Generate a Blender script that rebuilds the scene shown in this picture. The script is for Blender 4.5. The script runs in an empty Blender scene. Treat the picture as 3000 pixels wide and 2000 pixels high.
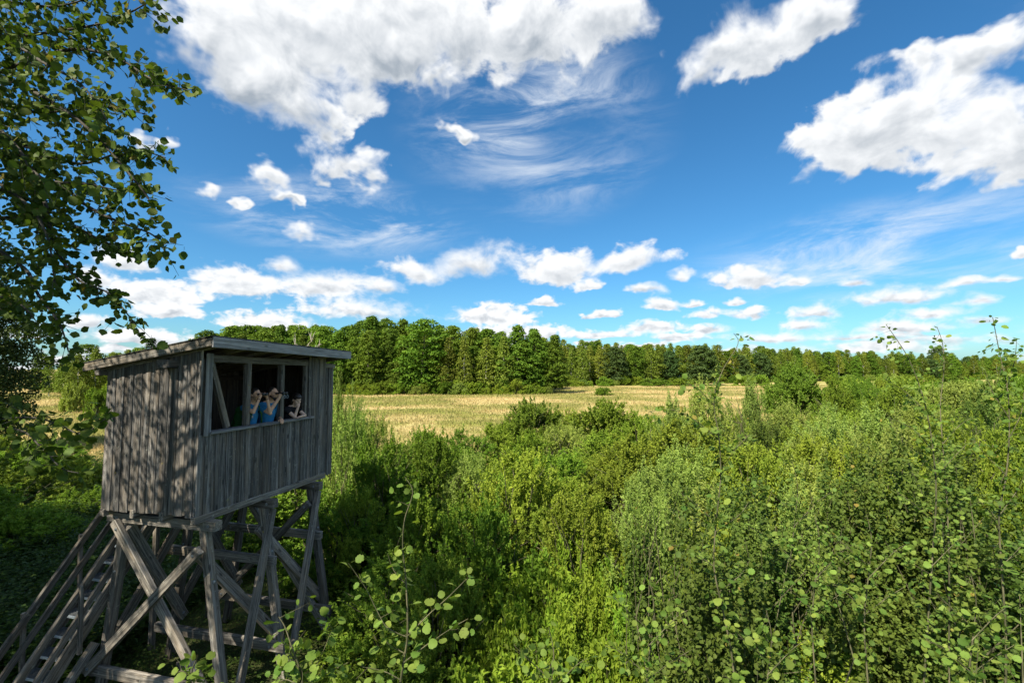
import bpy, bmesh, math, random
import numpy as np
from mathutils import Vector, Matrix, Quaternion
PI = math.pi
SC = bpy.context.scene
COL = SC.collection

# ------------------------------------------------------------------ camera
PITCH = math.radians(3.34); CZ = 5.65; FPX = 1350.0           # FPX: focal length in pixels of a 3000 px wide frame
cam_d = bpy.data.cameras.new('camera'); cam = bpy.data.objects.new('camera', cam_d); COL.objects.link(cam)
cam_d.sensor_width = 36.0; cam_d.lens = FPX / 3000 * 36; cam_d.clip_start = 0.05; cam_d.clip_end = 8000
cam.location = (0, 0, CZ); cam.rotation_euler = (PI / 2 + PITCH, 0, 0); SC.camera = cam

def ray(px, py):                                               # direction of a point of the view, for measuring the place
    a = (px - 1500) / FPX; b = (1000 - py) / FPX; c, s = math.cos(PITCH), math.sin(PITCH)
    return Vector((a, c - s * b, s + c * b))
def at(px, py, d):                                             # world point at distance d along the ground
    r = ray(px, py); return Vector((0, 0, CZ)) + r * (d / r.y)
def azel(px, py):
    r = ray(px, py).normalized(); return math.degrees(math.atan2(r.x, r.y)), math.degrees(math.asin(r.z))

# ------------------------------------------------------------------ sun and exposure
SUN_EL = math.radians(47); SUN_AZ = math.atan2(-0.66, -0.75)   # towards the sun: left, behind the camera
SUNV = Vector((math.sin(SUN_AZ) * math.cos(SUN_EL), math.cos(SUN_AZ) * math.cos(SUN_EL), math.sin(SUN_EL)))
sd = bpy.data.lights.new('sun', 'SUN'); sd.energy = 5.0; sd.angle = math.radians(0.53); sd.color = (1.0, 0.91, 0.75)
sun = bpy.data.objects.new('sun', sd); COL.objects.link(sun); sun.location = (-40, -40, 60)
sun.rotation_euler = SUNV.to_track_quat('Z', 'Y').to_euler()
SC.view_settings.view_transform = 'Standard'; SC.view_settings.look = 'None'
SC.view_settings.exposure = 1.1; SC.view_settings.gamma = 1.0; SC.view_settings.use_curve_mapping = False
SC.render.engine = 'CYCLES'
cy = SC.cycles
cy.max_bounces = 6; cy.diffuse_bounces = 3; cy.glossy_bounces = 2; cy.transmission_bounces = 3; cy.transparent_max_bounces = 4
cy.use_denoising = True; cy.use_adaptive_sampling = True; cy.adaptive_threshold = 0.015
cy.sample_clamp_indirect = 4.0; cy.caustics_reflective = False; cy.caustics_refractive = False

# ------------------------------------------------------------------ world: sky with clouds at infinity
class NT:
    def __init__(s, tree): s.t = tree; s.n = tree.nodes; s.l = tree.links
    def new(s, kind, **kw):
        n = s.n.new(kind)
        for k, v in kw.items(): setattr(n, k, v)
        return n
    def put(s, sock, v):
        if v is None: return
        if isinstance(v, bpy.types.NodeSocket): s.l.new(v, sock)
        else: sock.default_value = v
    def m(s, op, a, b=None, c=None, clamp=False):
        n = s.new('ShaderNodeMath', operation=op, use_clamp=clamp)
        for i, v in enumerate((a, b, c)): s.put(n.inputs[i], v)
        return n.outputs[0]
    def vm(s, op, a, b=None, c=None, out=0):
        n = s.new('ShaderNodeVectorMath', operation=op)
        for i, v in enumerate((a, b, c)): s.put(n.inputs[i], v)
        return n.outputs[out]
    def sep(s, v): n = s.new('ShaderNodeSeparateXYZ'); s.put(n.inputs[0], v); return n.outputs
    def comb(s, x, y, z=0.0):
        n = s.new('ShaderNodeCombineXYZ')
        for i, v in enumerate((x, y, z)): s.put(n.inputs[i], v)
        return n.outputs[0]
    def noise(s, vec, scale, detail=3.0, rough=0.5, dist=0.0, dims='3D', lac=2.0):
        n = s.new('ShaderNodeTexNoise', noise_dimensions=dims)
        s.put(n.inputs['Vector'], vec); s.put(n.inputs['Scale'], scale); s.put(n.inputs['Detail'], detail)
        s.put(n.inputs['Roughness'], rough); s.put(n.inputs['Distortion'], dist); s.put(n.inputs['Lacunarity'], lac)
        return n.outputs['Fac']
    def mr(s, v, a, b, c=0.0, d=1.0, interp='SMOOTHSTEP'):
        n = s.new('ShaderNodeMapRange', interpolation_type=interp)
        for i, x in enumerate((v, a, b, c, d)): s.put(n.inputs[i], x)
        return n.outputs[0]
    def mix(s, f, a, b, blend='MIX'):
        n = s.new('ShaderNodeMix', data_type='RGBA', blend_type=blend)
        s.put(n.inputs[0], f); s.put(n.inputs[6], a); s.put(n.inputs[7], b)
        return n.outputs[2]

def c4(r, g, b): return (r, g, b, 1.0)

world = bpy.data.worlds.new('World'); SC.world = world; world.use_nodes = True
world.cycles.sampling_method = 'MANUAL'; world.cycles.sample_map_resolution = 512
w = NT(world.node_tree); w.n.clear()
tc = w.new('ShaderNodeTexCoord').outputs['Generated']
dx, dy, dz = w.sep(tc)
az = w.m('MULTIPLY', w.m('ARCTAN2', dx, dy), 180 / PI)
el = w.m('MULTIPLY', w.m('ARCSINE', dz), 180 / PI)
P2 = w.comb(az, el, 0.0)
low = w.mr(el, 15.0, 5.0)                                      # 1 near the horizon, where heaps look small
wn = w.new('ShaderNodeTexNoise'); w.put(wn.inputs['Vector'], w.vm('MULTIPLY', P2, (.21, .27, 0))); wn.inputs['Scale'].default_value = 1.0; wn.inputs['Detail'].default_value = 3.0; wn.inputs['Roughness'].default_value = 0.6
wo3 = w.vm('SUBTRACT', wn.outputs['Color'], (.5, .5, .5))
wamp = w.mr(el, 4.0, 22.0, 2.0, 10.0, 'LINEAR')
wx, wy, wz = w.sep(wo3)
azw = w.m('MULTIPLY_ADD', wx, wamp, az); elw = w.m('MULTIPLY_ADD', wy, w.m('MULTIPLY', wamp, 0.6), el)
# cumulus heaps: x, y, half width, half height (in a 2352 px wide view), flatness of the base
CL = [(500,140,110,80,1),(590,180,140,90,1),(720,160,180,100,1),(900,110,200,100,1),(545,80,150,105,1),(680,40,250,130,1),(930,30,320,150,1),(1190,60,260,140,1),(640,215,150,85,1),(745,265,60,50,1),(1370,40,130,90,1),
      (1640,135,110,58,1.3),(1745,75,150,95,1.2),(1870,30,115,70,1),
      (1930,315,165,85,1.4),(2070,215,150,130,1.2),(2200,270,190,140,1.2),(2285,110,110,70,1),(2330,345,100,75,1.2),(2120,120,80,50,1),
      (608,398,72,48,1.4),(800,378,105,48,1),(1045,300,46,26,1),(1012,192,52,38,1),(365,320,46,28,1.2),(690,522,46,24,1.3),(655,462,40,20,1),(480,440,48,22,1),
      (545,645,120,52,1.8),(745,645,140,50,2),(370,668,130,44,2),(395,712,95,32,2),(620,742,130,36,2),(830,706,170,46,2.2),(960,616,85,42,1.8),
      (1090,590,92,58,1.8),(1285,605,110,62,2),(1430,590,120,44,2),(1130,722,118,36,2.2),(1190,762,160,26,2),(285,592,75,46,1.8),(220,640,60,30,1.6),
      (1735,632,120,36,1.8),(1480,662,48,22,1.8),(1525,696,52,24,2),(1622,716,48,20,2),(1495,750,84,22,2),(1632,754,60,18,2),(1722,716,55,22,2),
      (1872,712,70,26,2),(1846,742,76,22,2),(2070,676,150,36,2.2),(2150,712,100,26,2.2),(2075,747,165,26,2),(1790,772,130,20,2),(2330,582,36,18,1.5),(1000,768,60,18,2),(320,772,150,26,2),(190,740,70,26,2),(1565,628,44,20,1.8),(1350,655,40,16,2),(1250,690,46,15,2),(1385,722,54,15,2),(1560,772,70,13,2),(1960,650,54,18,2),(2255,690,64,18,2),(2210,648,74,20,2),(1960,772,100,13,2),(1400,768,90,13,2),(880,655,60,22,2),(640,600,54,28,1.8),(1690,688,40,13,2),(2310,640,54,18,2),(2270,735,80,14,2),(1590,690,36,12,2),(560,470,34,16,1.4),(1850,640,40,14,2)]
K = 3000 / 2352.0
sumw = sumd = None
for (x, y, rx, ry, fl) in CL:
    a0, e0 = azel(x * K, (y + (ry * 0.25 if fl > 1 else 0)) * K)
    sa = abs(azel((x + rx) * K, y * K)[0] - azel((x - rx) * K, y * K)[0]) / 2 * (1.5 if y < 450 else 1.48)
    se = abs(azel(x * K, (y - ry) * K)[1] - azel(x * K, (y + ry) * K)[1]) / 2 * (1.55 if y < 450 else 1.55)
    Pi = w.comb(azw, elw, 0.0 if sumw is None else sumw)            # the unused z keeps the heaps in one chain
    v = w.vm('MULTIPLY_ADD', Pi, (1 / sa, 1 / se, 0), (-a0 / sa, -e0 / se, 0))
    av = w.vm('ABSOLUTE', v)
    k = fl
    vv = w.vm('MULTIPLY_ADD', v, (0, -(k - 1) / 2, 0), w.vm('MULTIPLY', av, (1, (k + 1) / 2, 0)))
    r = w.vm('LENGTH', vv, out=1)
    t = w.m('SUBTRACT', 1.0, r, clamp=True)
    wt = w.m('MULTIPLY', t, w.m('MULTIPLY', t, t))
    vy = w.sep(v)[1]
    sumw = wt if sumw is None else w.m('ADD', sumw, wt)
    sumd = w.m('MULTIPLY', wt, vy) if sumd is None else w.m('MULTIPLY_ADD', wt, vy, sumd)
field = w.m('POWER', sumw, 1 / 3.0)
vert = w.m('DIVIDE', sumd, w.m('ADD', sumw, 0.0005))
# the rest of the sky round the horizon and overhead carries the same kind of clouds
away = w.mr(w.vm('LENGTH', w.vm('MULTIPLY_ADD', P2, (1 / 54, 1 / 40, 0), (0, -14 / 40, 0)), out=1), 0.93, 1.12)
wild = w.mr(w.noise(w.vm('MULTIPLY_ADD', P2, (.05, .085, 0), (13.7, 4.1, 2)), 1.0, 2.0, 0.5), 0.40, 0.72, 0.0, 0.75)
lowb = w.m('MULTIPLY', w.mr(w.noise(w.vm('MULTIPLY_ADD', P2, (.17, .62, 0), (3.7, 1.1, 2)), 1.0, 2.0, 0.5), 0.38, 0.60, 0.0, 0.72), w.mr(el, 5.5, 2.5))
field = w.m('MAXIMUM', field, w.m('MAXIMUM', w.m('MULTIPLY', wild, away), lowb))
# billows, finer towards the horizon
def billow(off, det):
    pa = w.vm('MULTIPLY_ADD', P2, (.20, .25, 0), off); pb = w.vm('MULTIPLY_ADD', P2, (.62, 1.0, 0), tuple(2.5 * q for q in off))
    a = w.noise(pa, 1.0, det, 0.57, 0.35); b = w.noise(pb, 1.0, det - 1, 0.56, 0.3)
    return w.m('ADD', w.m('MULTIPLY', a, w.m('SUBTRACT', 1.0, low)), w.m('MULTIPLY', b, low))
n1 = billow((2.0, 5.0, 0), 9.0)
r1 = billow((2.0, 5.0, 0), 4.0)
r2 = billow((1.86, 5.24, 0), 4.0)
dens = w.m('ADD', field, w.m('MULTIPLY', w.m('SUBTRACT', n1, 0.5), w.m('SUBTRACT', 1.45, w.m('MULTIPLY', low, 0.35))))
wisp = w.mr(w.noise(w.vm('MULTIPLY_ADD', P2, (.07, .09, 0), (8, 2, 1)), 1.0, 2.0), 0.40, 0.66, 0.26, 0.74)
alpha = w.mr(dens, 0.30, w.m('ADD', 0.30, wisp))
relief = w.m('SUBTRACT', r1, r2)
up = w.mr(vert, -0.50, 0.25)                                   # undersides of the heaps face away from the sun
core = w.mr(dens, 0.50, 1.05)
lum = w.m('ADD', w.m('MULTIPLY', relief, 1.0), w.m('ADD', 0.76, w.m('MULTIPLY', up, 0.27)))
lum = w.m('SUBTRACT', lum, w.m('MULTIPLY', core, w.m('MULTIPLY', w.m('SUBTRACT', 1.28, up), 0.32)))
lum = w.m('MINIMUM', w.m('MAXIMUM', lum, 0.45), 1.05)
ccol = w.mix(w.mr(lum, 0.45, 0.97, interp='LINEAR'), c4(3.7, 4.25, 4.9), c4(9.3, 9.5, 9.7))
# thin high cloud
Qc = w.vm('ADD', w.vm('MULTIPLY', w.comb(w.m('ADD', az, w.m('MULTIPLY', el, 0.9)), w.m('SUBTRACT', el, w.m('MULTIPLY', az, 0.12)), 0), (0.035, 0.085, 0)), (3.1, 7.7, 0))
ci = w.noise(w.vm('MULTIPLY', Qc, (1, 1.7, 1)), 1.9, 9.0, 0.66, 0.55)
reg = w.noise(w.vm('ADD', Qc, (5, 1, 0)), 0.8, 2.0)
def soft(x, y, rx, ry):
    a0, e0 = azel(x * K, y * K); sa = rx * K / FPX * 57 * 0.85; se = ry * K / FPX * 57 * 0.85
    return w.mr(w.vm('LENGTH', w.vm('MULTIPLY_ADD', P2, (1 / sa, 1 / se, 0), (-a0 / sa, -e0 / se, 0)), out=1), 1.0, 0.2)
cm = w.m('MAXIMUM', w.m('MAXIMUM', soft(1230, 300, 420, 260), soft(2080, 570, 500, 130)), w.m('MAXIMUM', w.m('MULTIPLY', away, 0.7), soft(780, 500, 420, 120)))
cirr = w.m('MULTIPLY', w.m('MULTIPLY', w.mr(ci, 0.38, 0.74), w.mr(reg, 0.25, 0.48)), w.m('MULTIPLY', cm, 0.95))
sky = w.new('ShaderNodeTexSky', sky_type='NISHITA', sun_disc=False, sun_elevation=SUN_EL, sun_rotation=SUN_AZ % (2 * PI),
            altitude=300.0, air_density=1.0, dust_density=1.0, ozone_density=3.5)
skc = w.mix(1.0, sky.outputs[0], c4(0.70, 1.03, 1.15), 'MULTIPLY')
hs = w.new('ShaderNodeHueSaturation'); hs.inputs['Saturation'].default_value = 1.10; hs.inputs['Value'].default_value = 1.32
w.l.new(skc, hs.inputs['Color'])
col = w.mix(cirr, hs.outputs[0], c4(8.3, 8.9, 9.6))
col = w.mix(alpha, col, ccol)
bg = w.new('ShaderNodeBackground'); bg.inputs[1].default_value = 0.0505; w.l.new(col, bg.inputs[0])
wo = w.new('ShaderNodeOutputWorld'); w.l.new(bg.outputs[0], wo.inputs[0])

# ------------------------------------------------------------------ helpers: meshes, tags, materials
rng = np.random.default_rng(7)
def tag(o, label=None, cat=None, group=None, kind=None):
    if label: o['label'] = label
    if cat: o['category'] = cat
    if group: o['group'] = group
    if kind: o['kind'] = kind
    return o
def link(name, data, parent=None, mat=None):
    o = bpy.data.objects.new(name, data); COL.objects.link(o)
    if parent is not None: o.parent = parent
    if mat is not None and data is not None and not data.materials: data.materials.append(mat)
    return o
def empty(name, loc=(0, 0, 0), rz=0.0):
    o = bpy.data.objects.new(name, None); COL.objects.link(o); o.location = loc; o.rotation_euler = (0, 0, rz)
    o.empty_display_size = 0.2; return o
class MB:                                                       # collects polygons for ONE mesh
    def __init__(s): s.v = []; s.f = []; s.r = []; s.n = 0
    def add(s, V, F, rnd=None):
        V = np.asarray(V, float); F = np.asarray(F, int)
        s.v.append(V); s.f.append(F + s.n); s.n += len(V)
        s.r.append(np.zeros(len(V)) if rnd is None else (np.full(len(V), rnd) if np.isscalar(rnd) else np.asarray(rnd)))
    def mesh(s, name, mat=None, smooth=False):
        V = np.concatenate(s.v); me = bpy.data.meshes.new(name)
        loops = np.concatenate([F.ravel() for F in s.f]); tot = np.concatenate([np.full(len(F), F.shape[1]) for F in s.f])
        st = np.concatenate([[0], np.cumsum(tot)[:-1]])
        me.vertices.add(len(V)); me.vertices.foreach_set('co', V.astype(np.float32).ravel())
        me.loops.add(len(loops)); me.loops.foreach_set('vertex_index', loops.astype(np.int32))
        me.polygons.add(len(tot)); me.polygons.foreach_set('loop_start', st.astype(np.int32))
        me.polygons.foreach_set('use_smooth', np.full(len(tot), bool(smooth)))
        a = me.attributes.new('rnd', 'FLOAT', 'POINT'); a.data.foreach_set('value', np.concatenate(s.r).astype(np.float32))
        me.update(calc_edges=True)
        if mat is not None: me.materials.append(mat)
        return me
def unit(v): v = np.asarray(v, float); return v / (np.linalg.norm(v, axis=-1, keepdims=True) + 1e-9)
def tube(mb, pts, rad, sides=6, rnd=0.0):
    pts = np.asarray(pts, float); n = len(pts); rad = np.broadcast_to(rad, n) if np.ndim(rad) else np.full(n, rad)
    T = unit(np.gradient(pts, axis=0)); up = np.array([0.31, 0.17, 0.93]) if abs(T[0][2]) < 0.9 else np.array([1.0, 0.1, 0])
    A = unit(np.cross(T, up)); B = np.cross(T, A); th = np.linspace(0, 2 * PI, sides, endpoint=False)
    V = (pts[:, None] + rad[:, None, None] * (A[:, None] * np.cos(th)[None, :, None] + B[:, None] * np.sin(th)[None, :, None])).reshape(-1, 3)
    i = np.arange(n - 1)[:, None] * sides; j = np.arange(sides)[None, :]; k = (j + 1) % sides
    mb.add(V, np.stack([i + j, i + k, i + sides + k, i + sides + j], -1).reshape(-1, 4), rnd)
def leaves(mb, P, D, N, L, Wd, fold=0.25, shape='lance', rnd=None):
    P, D, N = map(lambda a: np.asarray(a, float), (P, D, N)); n = len(P); D = unit(D); S = unit(np.cross(D, N)); N = np.cross(S, D)
    L = np.broadcast_to(L, n)[:, None]; Wd = np.broadcast_to(Wd, n)[:, None]
    rnd = rng.random(n) if rnd is None else rnd
    if shape == 'lance':
        V = np.stack([P, P + D * L * .45 + S * Wd * .5 + N * Wd * fold, P + D * L, P + D * L * .45 - S * Wd * .5 + N * Wd * fold], 1)
        F = (np.arange(n)[:, None] * 4)[:, :, None] + np.array([[0, 1, 2], [0, 2, 3]])[None]
        mb.add(V.reshape(-1, 3), F.reshape(-1, 3), np.repeat(rnd, 4))
    else:                                                       # rounded leaf, folded at the midrib
        pr = [(0, 0), (.18, .36), (.55, .5), (1.0, .0), (.55, -.5), (.18, -.36)]
        V = np.stack([P + D * L * a + S * Wd * b + N * Wd * abs(b) * fold for a, b in pr], 1)
        F = (np.arange(n)[:, None] * 6)[:, :, None] + np.array([[0, 1, 2, 3], [0, 3, 4, 5]])[None]
        mb.add(V.reshape(-1, 3), F.reshape(-1, 4), np.repeat(rnd, 6))
def rdir(n): return unit(rng.normal(size=(n, 3)))

def mat_new(name):
    m = bpy.data.materials.new(name); m.use_nodes = True; t = NT(m.node_tree); t.n.clear()
    o = t.new('ShaderNodeOutputMaterial'); return m, t, o
def principled(t, col, rough=0.7, spec=0.3, bump=None, bstr=0.3, bdist=0.01):
    p = t.new('ShaderNodeBsdfPrincipled'); t.put(p.inputs['Base Color'], col); t.put(p.inputs['Roughness'], rough)
    t.put(p.inputs['Specular IOR Level'], spec)
    if bump is not None:
        b = t.new('ShaderNodeBump'); b.inputs['Strength'].default_value = bstr; b.inputs['Distance'].default_value = bdist
        t.l.new(bump, b.inputs['Height']); t.l.new(b.outputs[0], p.inputs['Normal'])
    return p
def leaf_mat(name, ca, cb, cc=None, trans=0.32, rough=0.5, spec=0.35, objvar=0.18):
    m, t, o = mat_new(name)
    a = t.new('ShaderNodeAttribute', attribute_name='rnd').outputs['Fac']
    oi = t.new('ShaderNodeObjectInfo').outputs['Random']
    c = t.mix(t.mr(a, 0.0, 0.9, interp='LINEAR'), c4(*ca), c4(*cb))
    if cc: c = t.mix(t.mr(a, 0.96, 0.985), c, c4(*cc))
    blot = t.noise(t.new('ShaderNodeTexCoord').outputs['Object'], 3.5, 3.0, .6); c = t.mix(t.m('MULTIPLY', t.mr(blot, .52, .68), .38), c, t.mix(1.0, c, c4(.55, .60, .6), 'MULTIPLY'))
    h = t.new('ShaderNodeHueSaturation'); t.put(h.inputs['Value'], t.mr(oi, 0, 1, 1 - objvar, 1 + objvar, 'LINEAR'))
    t.put(h.inputs['Hue'], t.mr(t.m('FRACT', t.m('MULTIPLY', oi, 7.31)), 0, 1, 0.480, 0.514, 'LINEAR')); t.l.new(c, h.inputs['Color'])
    p = principled(t, h.outputs[0], rough, spec)
    tr = t.new('ShaderNodeBsdfTranslucent'); t.l.new(t.mix(1.0, h.outputs[0], c4(1.25, 1.35, 0.55), 'MULTIPLY'), tr.inputs[0])
    mx = t.new('ShaderNodeMixShader'); mx.inputs[0].default_value = trans
    t.l.new(p.outputs[0], mx.inputs[1]); t.l.new(tr.outputs[0], mx.inputs[2]); t.l.new(mx.outputs[0], o.inputs[0]); return m
def bark_mat(name, ca, cb, scale=6.0, stretch=(1, 1, 0.25), thr=(0.4, 0.62)):
    m, t, o = mat_new(name); co = t.new('ShaderNodeTexCoord').outputs['Object']
    n = t.noise(t.vm('MULTIPLY', co, stretch), scale, 5.0, 0.6)
    p = principled(t, t.mix(t.mr(n, *thr), c4(*ca), c4(*cb)), 0.85, 0.2, n, 0.5, 0.02); t.l.new(p.outputs[0], o.inputs[0]); return m
def plain_mat(name, col, rough=0.6, spec=0.4, var=0.15, scale=40.0, metal=0.0):
    m, t, o = mat_new(name); co = t.new('ShaderNodeTexCoord').outputs['Object']
    n = t.noise(co, scale, 3.0); c = t.mix(n, c4(*[x * (1 - var) for x in col]), c4(*[min(1, x * (1 + var)) for x in col]))
    p = principled(t, c, rough, spec, n, 0.15, 0.003); p.inputs['Metallic'].default_value = metal; t.l.new(p.outputs[0], o.inputs[0]); return m
def wood_mat(name, dark, mid, lite, warm, lichen=0.0):
    m, t, o = mat_new(name); co = t.new('ShaderNodeTexCoord').outputs['Object']
    oi = t.new('ShaderNodeObjectInfo').outputs['Random']
    off = t.comb(t.m('MULTIPLY', oi, 37.0), t.m('MULTIPLY', oi, 91.0), t.m('MULTIPLY', oi, 53.0))
    q = t.vm('ADD', co, off)
    wob = t.noise(t.vm('MULTIPLY', q, (6, 6, 1.6)), 1.0, 2.0)
    g = t.noise(t.vm('MULTIPLY', t.vm('ADD', q, t.comb(t.m('MULTIPLY', wob, 0.05), t.m('MULTIPLY', wob, 0.05), 0)), (70, 70, 2.2)), 1.0, 4.0, 0.6)
    f2 = t.noise(t.vm('MULTIPLY', q, (190, 190, 5)), 1.0, 2.0, 0.5)
    big = t.noise(t.vm('MULTIPLY', q, (5, 5, 1.1)), 1.0, 3.0, 0.6)
    kn = t.new('ShaderNodeTexVoronoi'); t.put(kn.inputs['Vector'], t.vm('MULTIPLY', q, (7, 7, 2.3))); kn.inputs['Scale'].default_value = 1.0
    knot = t.mr(kn.outputs['Distance'], 0.10, 0.17, 1.0, 0.0)
    c = t.mix(t.mr(g, 0.32, 0.68), c4(*dark), c4(*mid))
    c = t.mix(t.m('MULTIPLY', t.mr(f2, 0.5, 0.75), 0.55), c, c4(*lite))
    c = t.mix(t.m('MULTIPLY', t.mr(big, 0.42, 0.68), 0.55), c, c4(*warm))
    stk = t.noise(t.vm('MULTIPLY', q, (26, 26, .7)), 1.0, 3.0, 0.6)
    c = t.mix(t.m('MULTIPLY', t.mr(stk, 0.50, 0.66), 0.55), c, c4(*[x * 0.55 for x in dark]))
    c = t.mix(t.m('MULTIPLY', t.mr(stk, 0.46, 0.34), 0.40), c, c4(*lite))
    c = t.mix(t.m('MULTIPLY', knot, 0.75), c, c4(*[x * 0.45 for x in dark]))
    h = t.new('ShaderNodeHueSaturation'); t.put(h.inputs['Value'], t.mr(oi, 0, 1, 0.62, 1.32, 'LINEAR'))
    if lichen:
        ln = t.noise(q, 16.0, 5.0, 0.65); c = t.mix(t.m('MULTIPLY', t.mr(ln, 0.60, 0.68), lichen), c, c4(0.34, 0.35, 0.29))
        yn = t.noise(t.vm('ADD', q, (9, 3, 1)), 9.0, 4.0, 0.6); c = t.mix(t.m('MULTIPLY', t.mr(yn, 0.70, 0.75), lichen), c, c4(0.34, 0.29, 0.04))
    t.l.new(c, h.inputs['Color'])
    hh = t.m('ADD', t.m('MULTIPLY', g, 0.7), t.m('MULTIPLY', f2, 0.35))
    p = principled(t, h.outputs[0], 0.82, 0.22, hh, 0.65, 0.006); t.l.new(p.outputs[0], o.inputs[0]); return m

M = {}
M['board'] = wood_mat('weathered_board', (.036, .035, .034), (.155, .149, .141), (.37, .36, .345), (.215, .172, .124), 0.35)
M['beam'] = wood_mat('weathered_beam', (.058, .053, .046), (.225, .205, .175), (.40, .38, .345), (.27, .215, .15), 0.6)
M['pale'] = wood_mat('pale_skylit_beam', (.17, .175, .18), (.36, .365, .365), (.50, .51, .52), (.33, .31, .27), 0.3)  # sill's sky-lit brightness put into the colour; fascia and corner board share it
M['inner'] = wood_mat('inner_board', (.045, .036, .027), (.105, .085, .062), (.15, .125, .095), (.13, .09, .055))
M['roof'] = bark_mat('roof_felt', (.05, .052, .045), (.13, .125, .10), 14.0, (1, 1, 1), (.4, .7))
M['bolt'] = plain_mat('zinc_bolt', (.30, .33, .36), 0.45, 0.5, 0.3, 60, 0.7)
M['grate'] = plain_mat('galvanised_steel', (.16, .175, .185), 0.55, 0.5, 0.2, 60, 0.4); M['nosing'] = plain_mat('pale_steel', (.34, .40, .44), 0.5, 0.5, 0.2, 60, 0.3)
M['willow'] = leaf_mat('willow_leaf', (.092, .165, .012), (.240, .325, .036), (.28, .27, .04), .32, .6, .14, .22)
M['willow_pale'] = leaf_mat('grey_willow_leaf', (.115, .185, .026), (.265, .345, .070), None, 0.28, 0.55, .18, .18)
M['sallow'] = leaf_mat('sallow_leaf', (.058, .122, .009), (.172, .255, .024), (.25, .24, .03), .32, .6, .14, .22)
M['dome'] = leaf_mat('domed_sallow_leaf', (.062, .122, .010), (.170, .250, .028), (.24, .24, .03), .32, .6, .14, .06)
M['herb'] = leaf_mat('herb_leaf', (.086, .172, .012), (.205, .305, .028), (.28, .30, .04), 0.35, .6, .14)
M['aspen'] = leaf_mat('aspen_leaf', (.038, .076, .012), (.100, .148, .024), (.20, .17, .035), 0.30, 0.6, 0.14)  # colour darkened to help the overhanging boughs look shaded
M['aspen_young'] = leaf_mat('young_aspen_leaf', (.080, .150, .024), (.175, .245, .045), (.28, .24, .05), 0.36, 0.6, 0.16, 0.25)
M['alder'] = leaf_mat('alder_leaf', (.048, .100, .008), (.138, .212, .020), None, 0.25, 0.65, 0.12, 0.28)
M['birchleaf'] = leaf_mat('birch_leaf', (.078, .122, .012), (.180, .222, .030), (.25, .22, .04), 0.28, 0.65, 0.12, 0.28)
M['oak'] = leaf_mat('oak_leaf', (.026, .058, .012), (.065, .115, .026), None, 0.22, 0.6, 0.2, 0.10)
M['needle'] = leaf_mat('spruce_needle', (.020, .045, .014), (.050, .085, .026), None, 0.1, 0.6, 0.2, 0.1)
M['bramble'] = leaf_mat('shade_dark_bramble_leaf', (.024, .056, .010), (.070, .118, .018), (.14, .15, .03), .28, .6, .14)  # leaf colour darkened to stand for shade beyond the stairs and under the tower
M['dark'] = leaf_mat('dark_birch_leaf', (.017, .040, .008), (.055, .098, .018), None, 0.25, 0.55, 0.2, 0.1)
M['bark'] = bark_mat('grey_bark', (.07, .06, .048), (.17, .15, .12))
M['limb'] = bark_mat('dark_bark', (.030, .028, .022), (.085, .078, .062))
M['twig'] = bark_mat('twig_bark', (.060, .062, .030), (.135, .125, .070), 12.0)
M['birchbark'] = bark_mat('birch_bark', (.10, .09, .08), (.58, .55, .50), 5.0, (1, 1, 1.6), (.38, .46))
M['deadwood'] = bark_mat('bleached_wood', (.30, .26, .21), (.52, .48, .41), 8.0)

# ------------------------------------------------------------------ ground
def ground_mat():
    m, t, o = mat_new('meadow_ground'); co = t.new('ShaderNodeTexCoord').outputs['Object']
    return m, t, o, co
def meadow_col(t, co, blade=False):
    big = t.noise(t.vm('MULTIPLY', co, (0.045, 0.070, 0)), 1.0, 5.0, 0.62, 0.6)
    mid = t.noise(t.vm('MULTIPLY', co, (0.16, 0.30, 0)), 1.0, 4.0, 0.6)
    gold = t.mix(t.mr(mid, .3, .7), c4(.40, .305, .120), c4(.56, .46, .225))
    green = t.mix(t.mr(mid, .3, .7), c4(.160, .185, .036), c4(.27, .255, .065))
    return t.mix(t.mr(t.m('ADD', t.m('MULTIPLY', big, .75), t.m('MULTIPLY', mid, .25)), .42, .545), gold, green)
gm, t, o, co = ground_mat()
sx, sy, sz = t.sep(co)
near = t.mr(t.m('ADD', sy, t.m('MULTIPLY', t.noise(co, 0.12, 3.0), 14.0)), 26.0, 36.0)
far = t.mr(sy, 150, 230)
soil = t.mix(t.noise(co, 1.6, 4.0), c4(.030, .040, .012), c4(.075, .085, .030))
c = t.mix(near, soil, meadow_col(t, co)); fine = t.noise(co, 5.0, 4.0, 0.7)
p = principled(t, c, 0.95, 0.1, fine, 0.6, 0.25); t.l.new(p.outputs[0], o.inputs[0])
def hgt(x, y): return 0.25 * np.sin(x * .031 + 1.0) * np.sin(y * .027) * np.clip((y - 25) / 40, 0, 1) + 0.0
xs = np.unique(np.concatenate([np.linspace(-90, 140, 70), np.linspace(-2500, 2500, 40)])); ys = np.unique(np.concatenate([np.linspace(-30, 260, 90), np.linspace(-1200, 3600, 40)]))
X, Y = np.meshgrid(xs, ys, indexing='ij'); V = np.stack([X, Y, hgt(X, Y)], -1).reshape(-1, 3)
ni, nj = X.shape; I, J = np.meshgrid(np.arange(ni - 1), np.arange(nj - 1), indexing='ij'); b = (I * nj + J).ravel()
mb = MB(); mb.add(V, np.stack([b, b + nj, b + nj + 1, b + 1], -1)); tag(link('ground', mb.mesh('ground', gm, True)), kind='structure')

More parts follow.
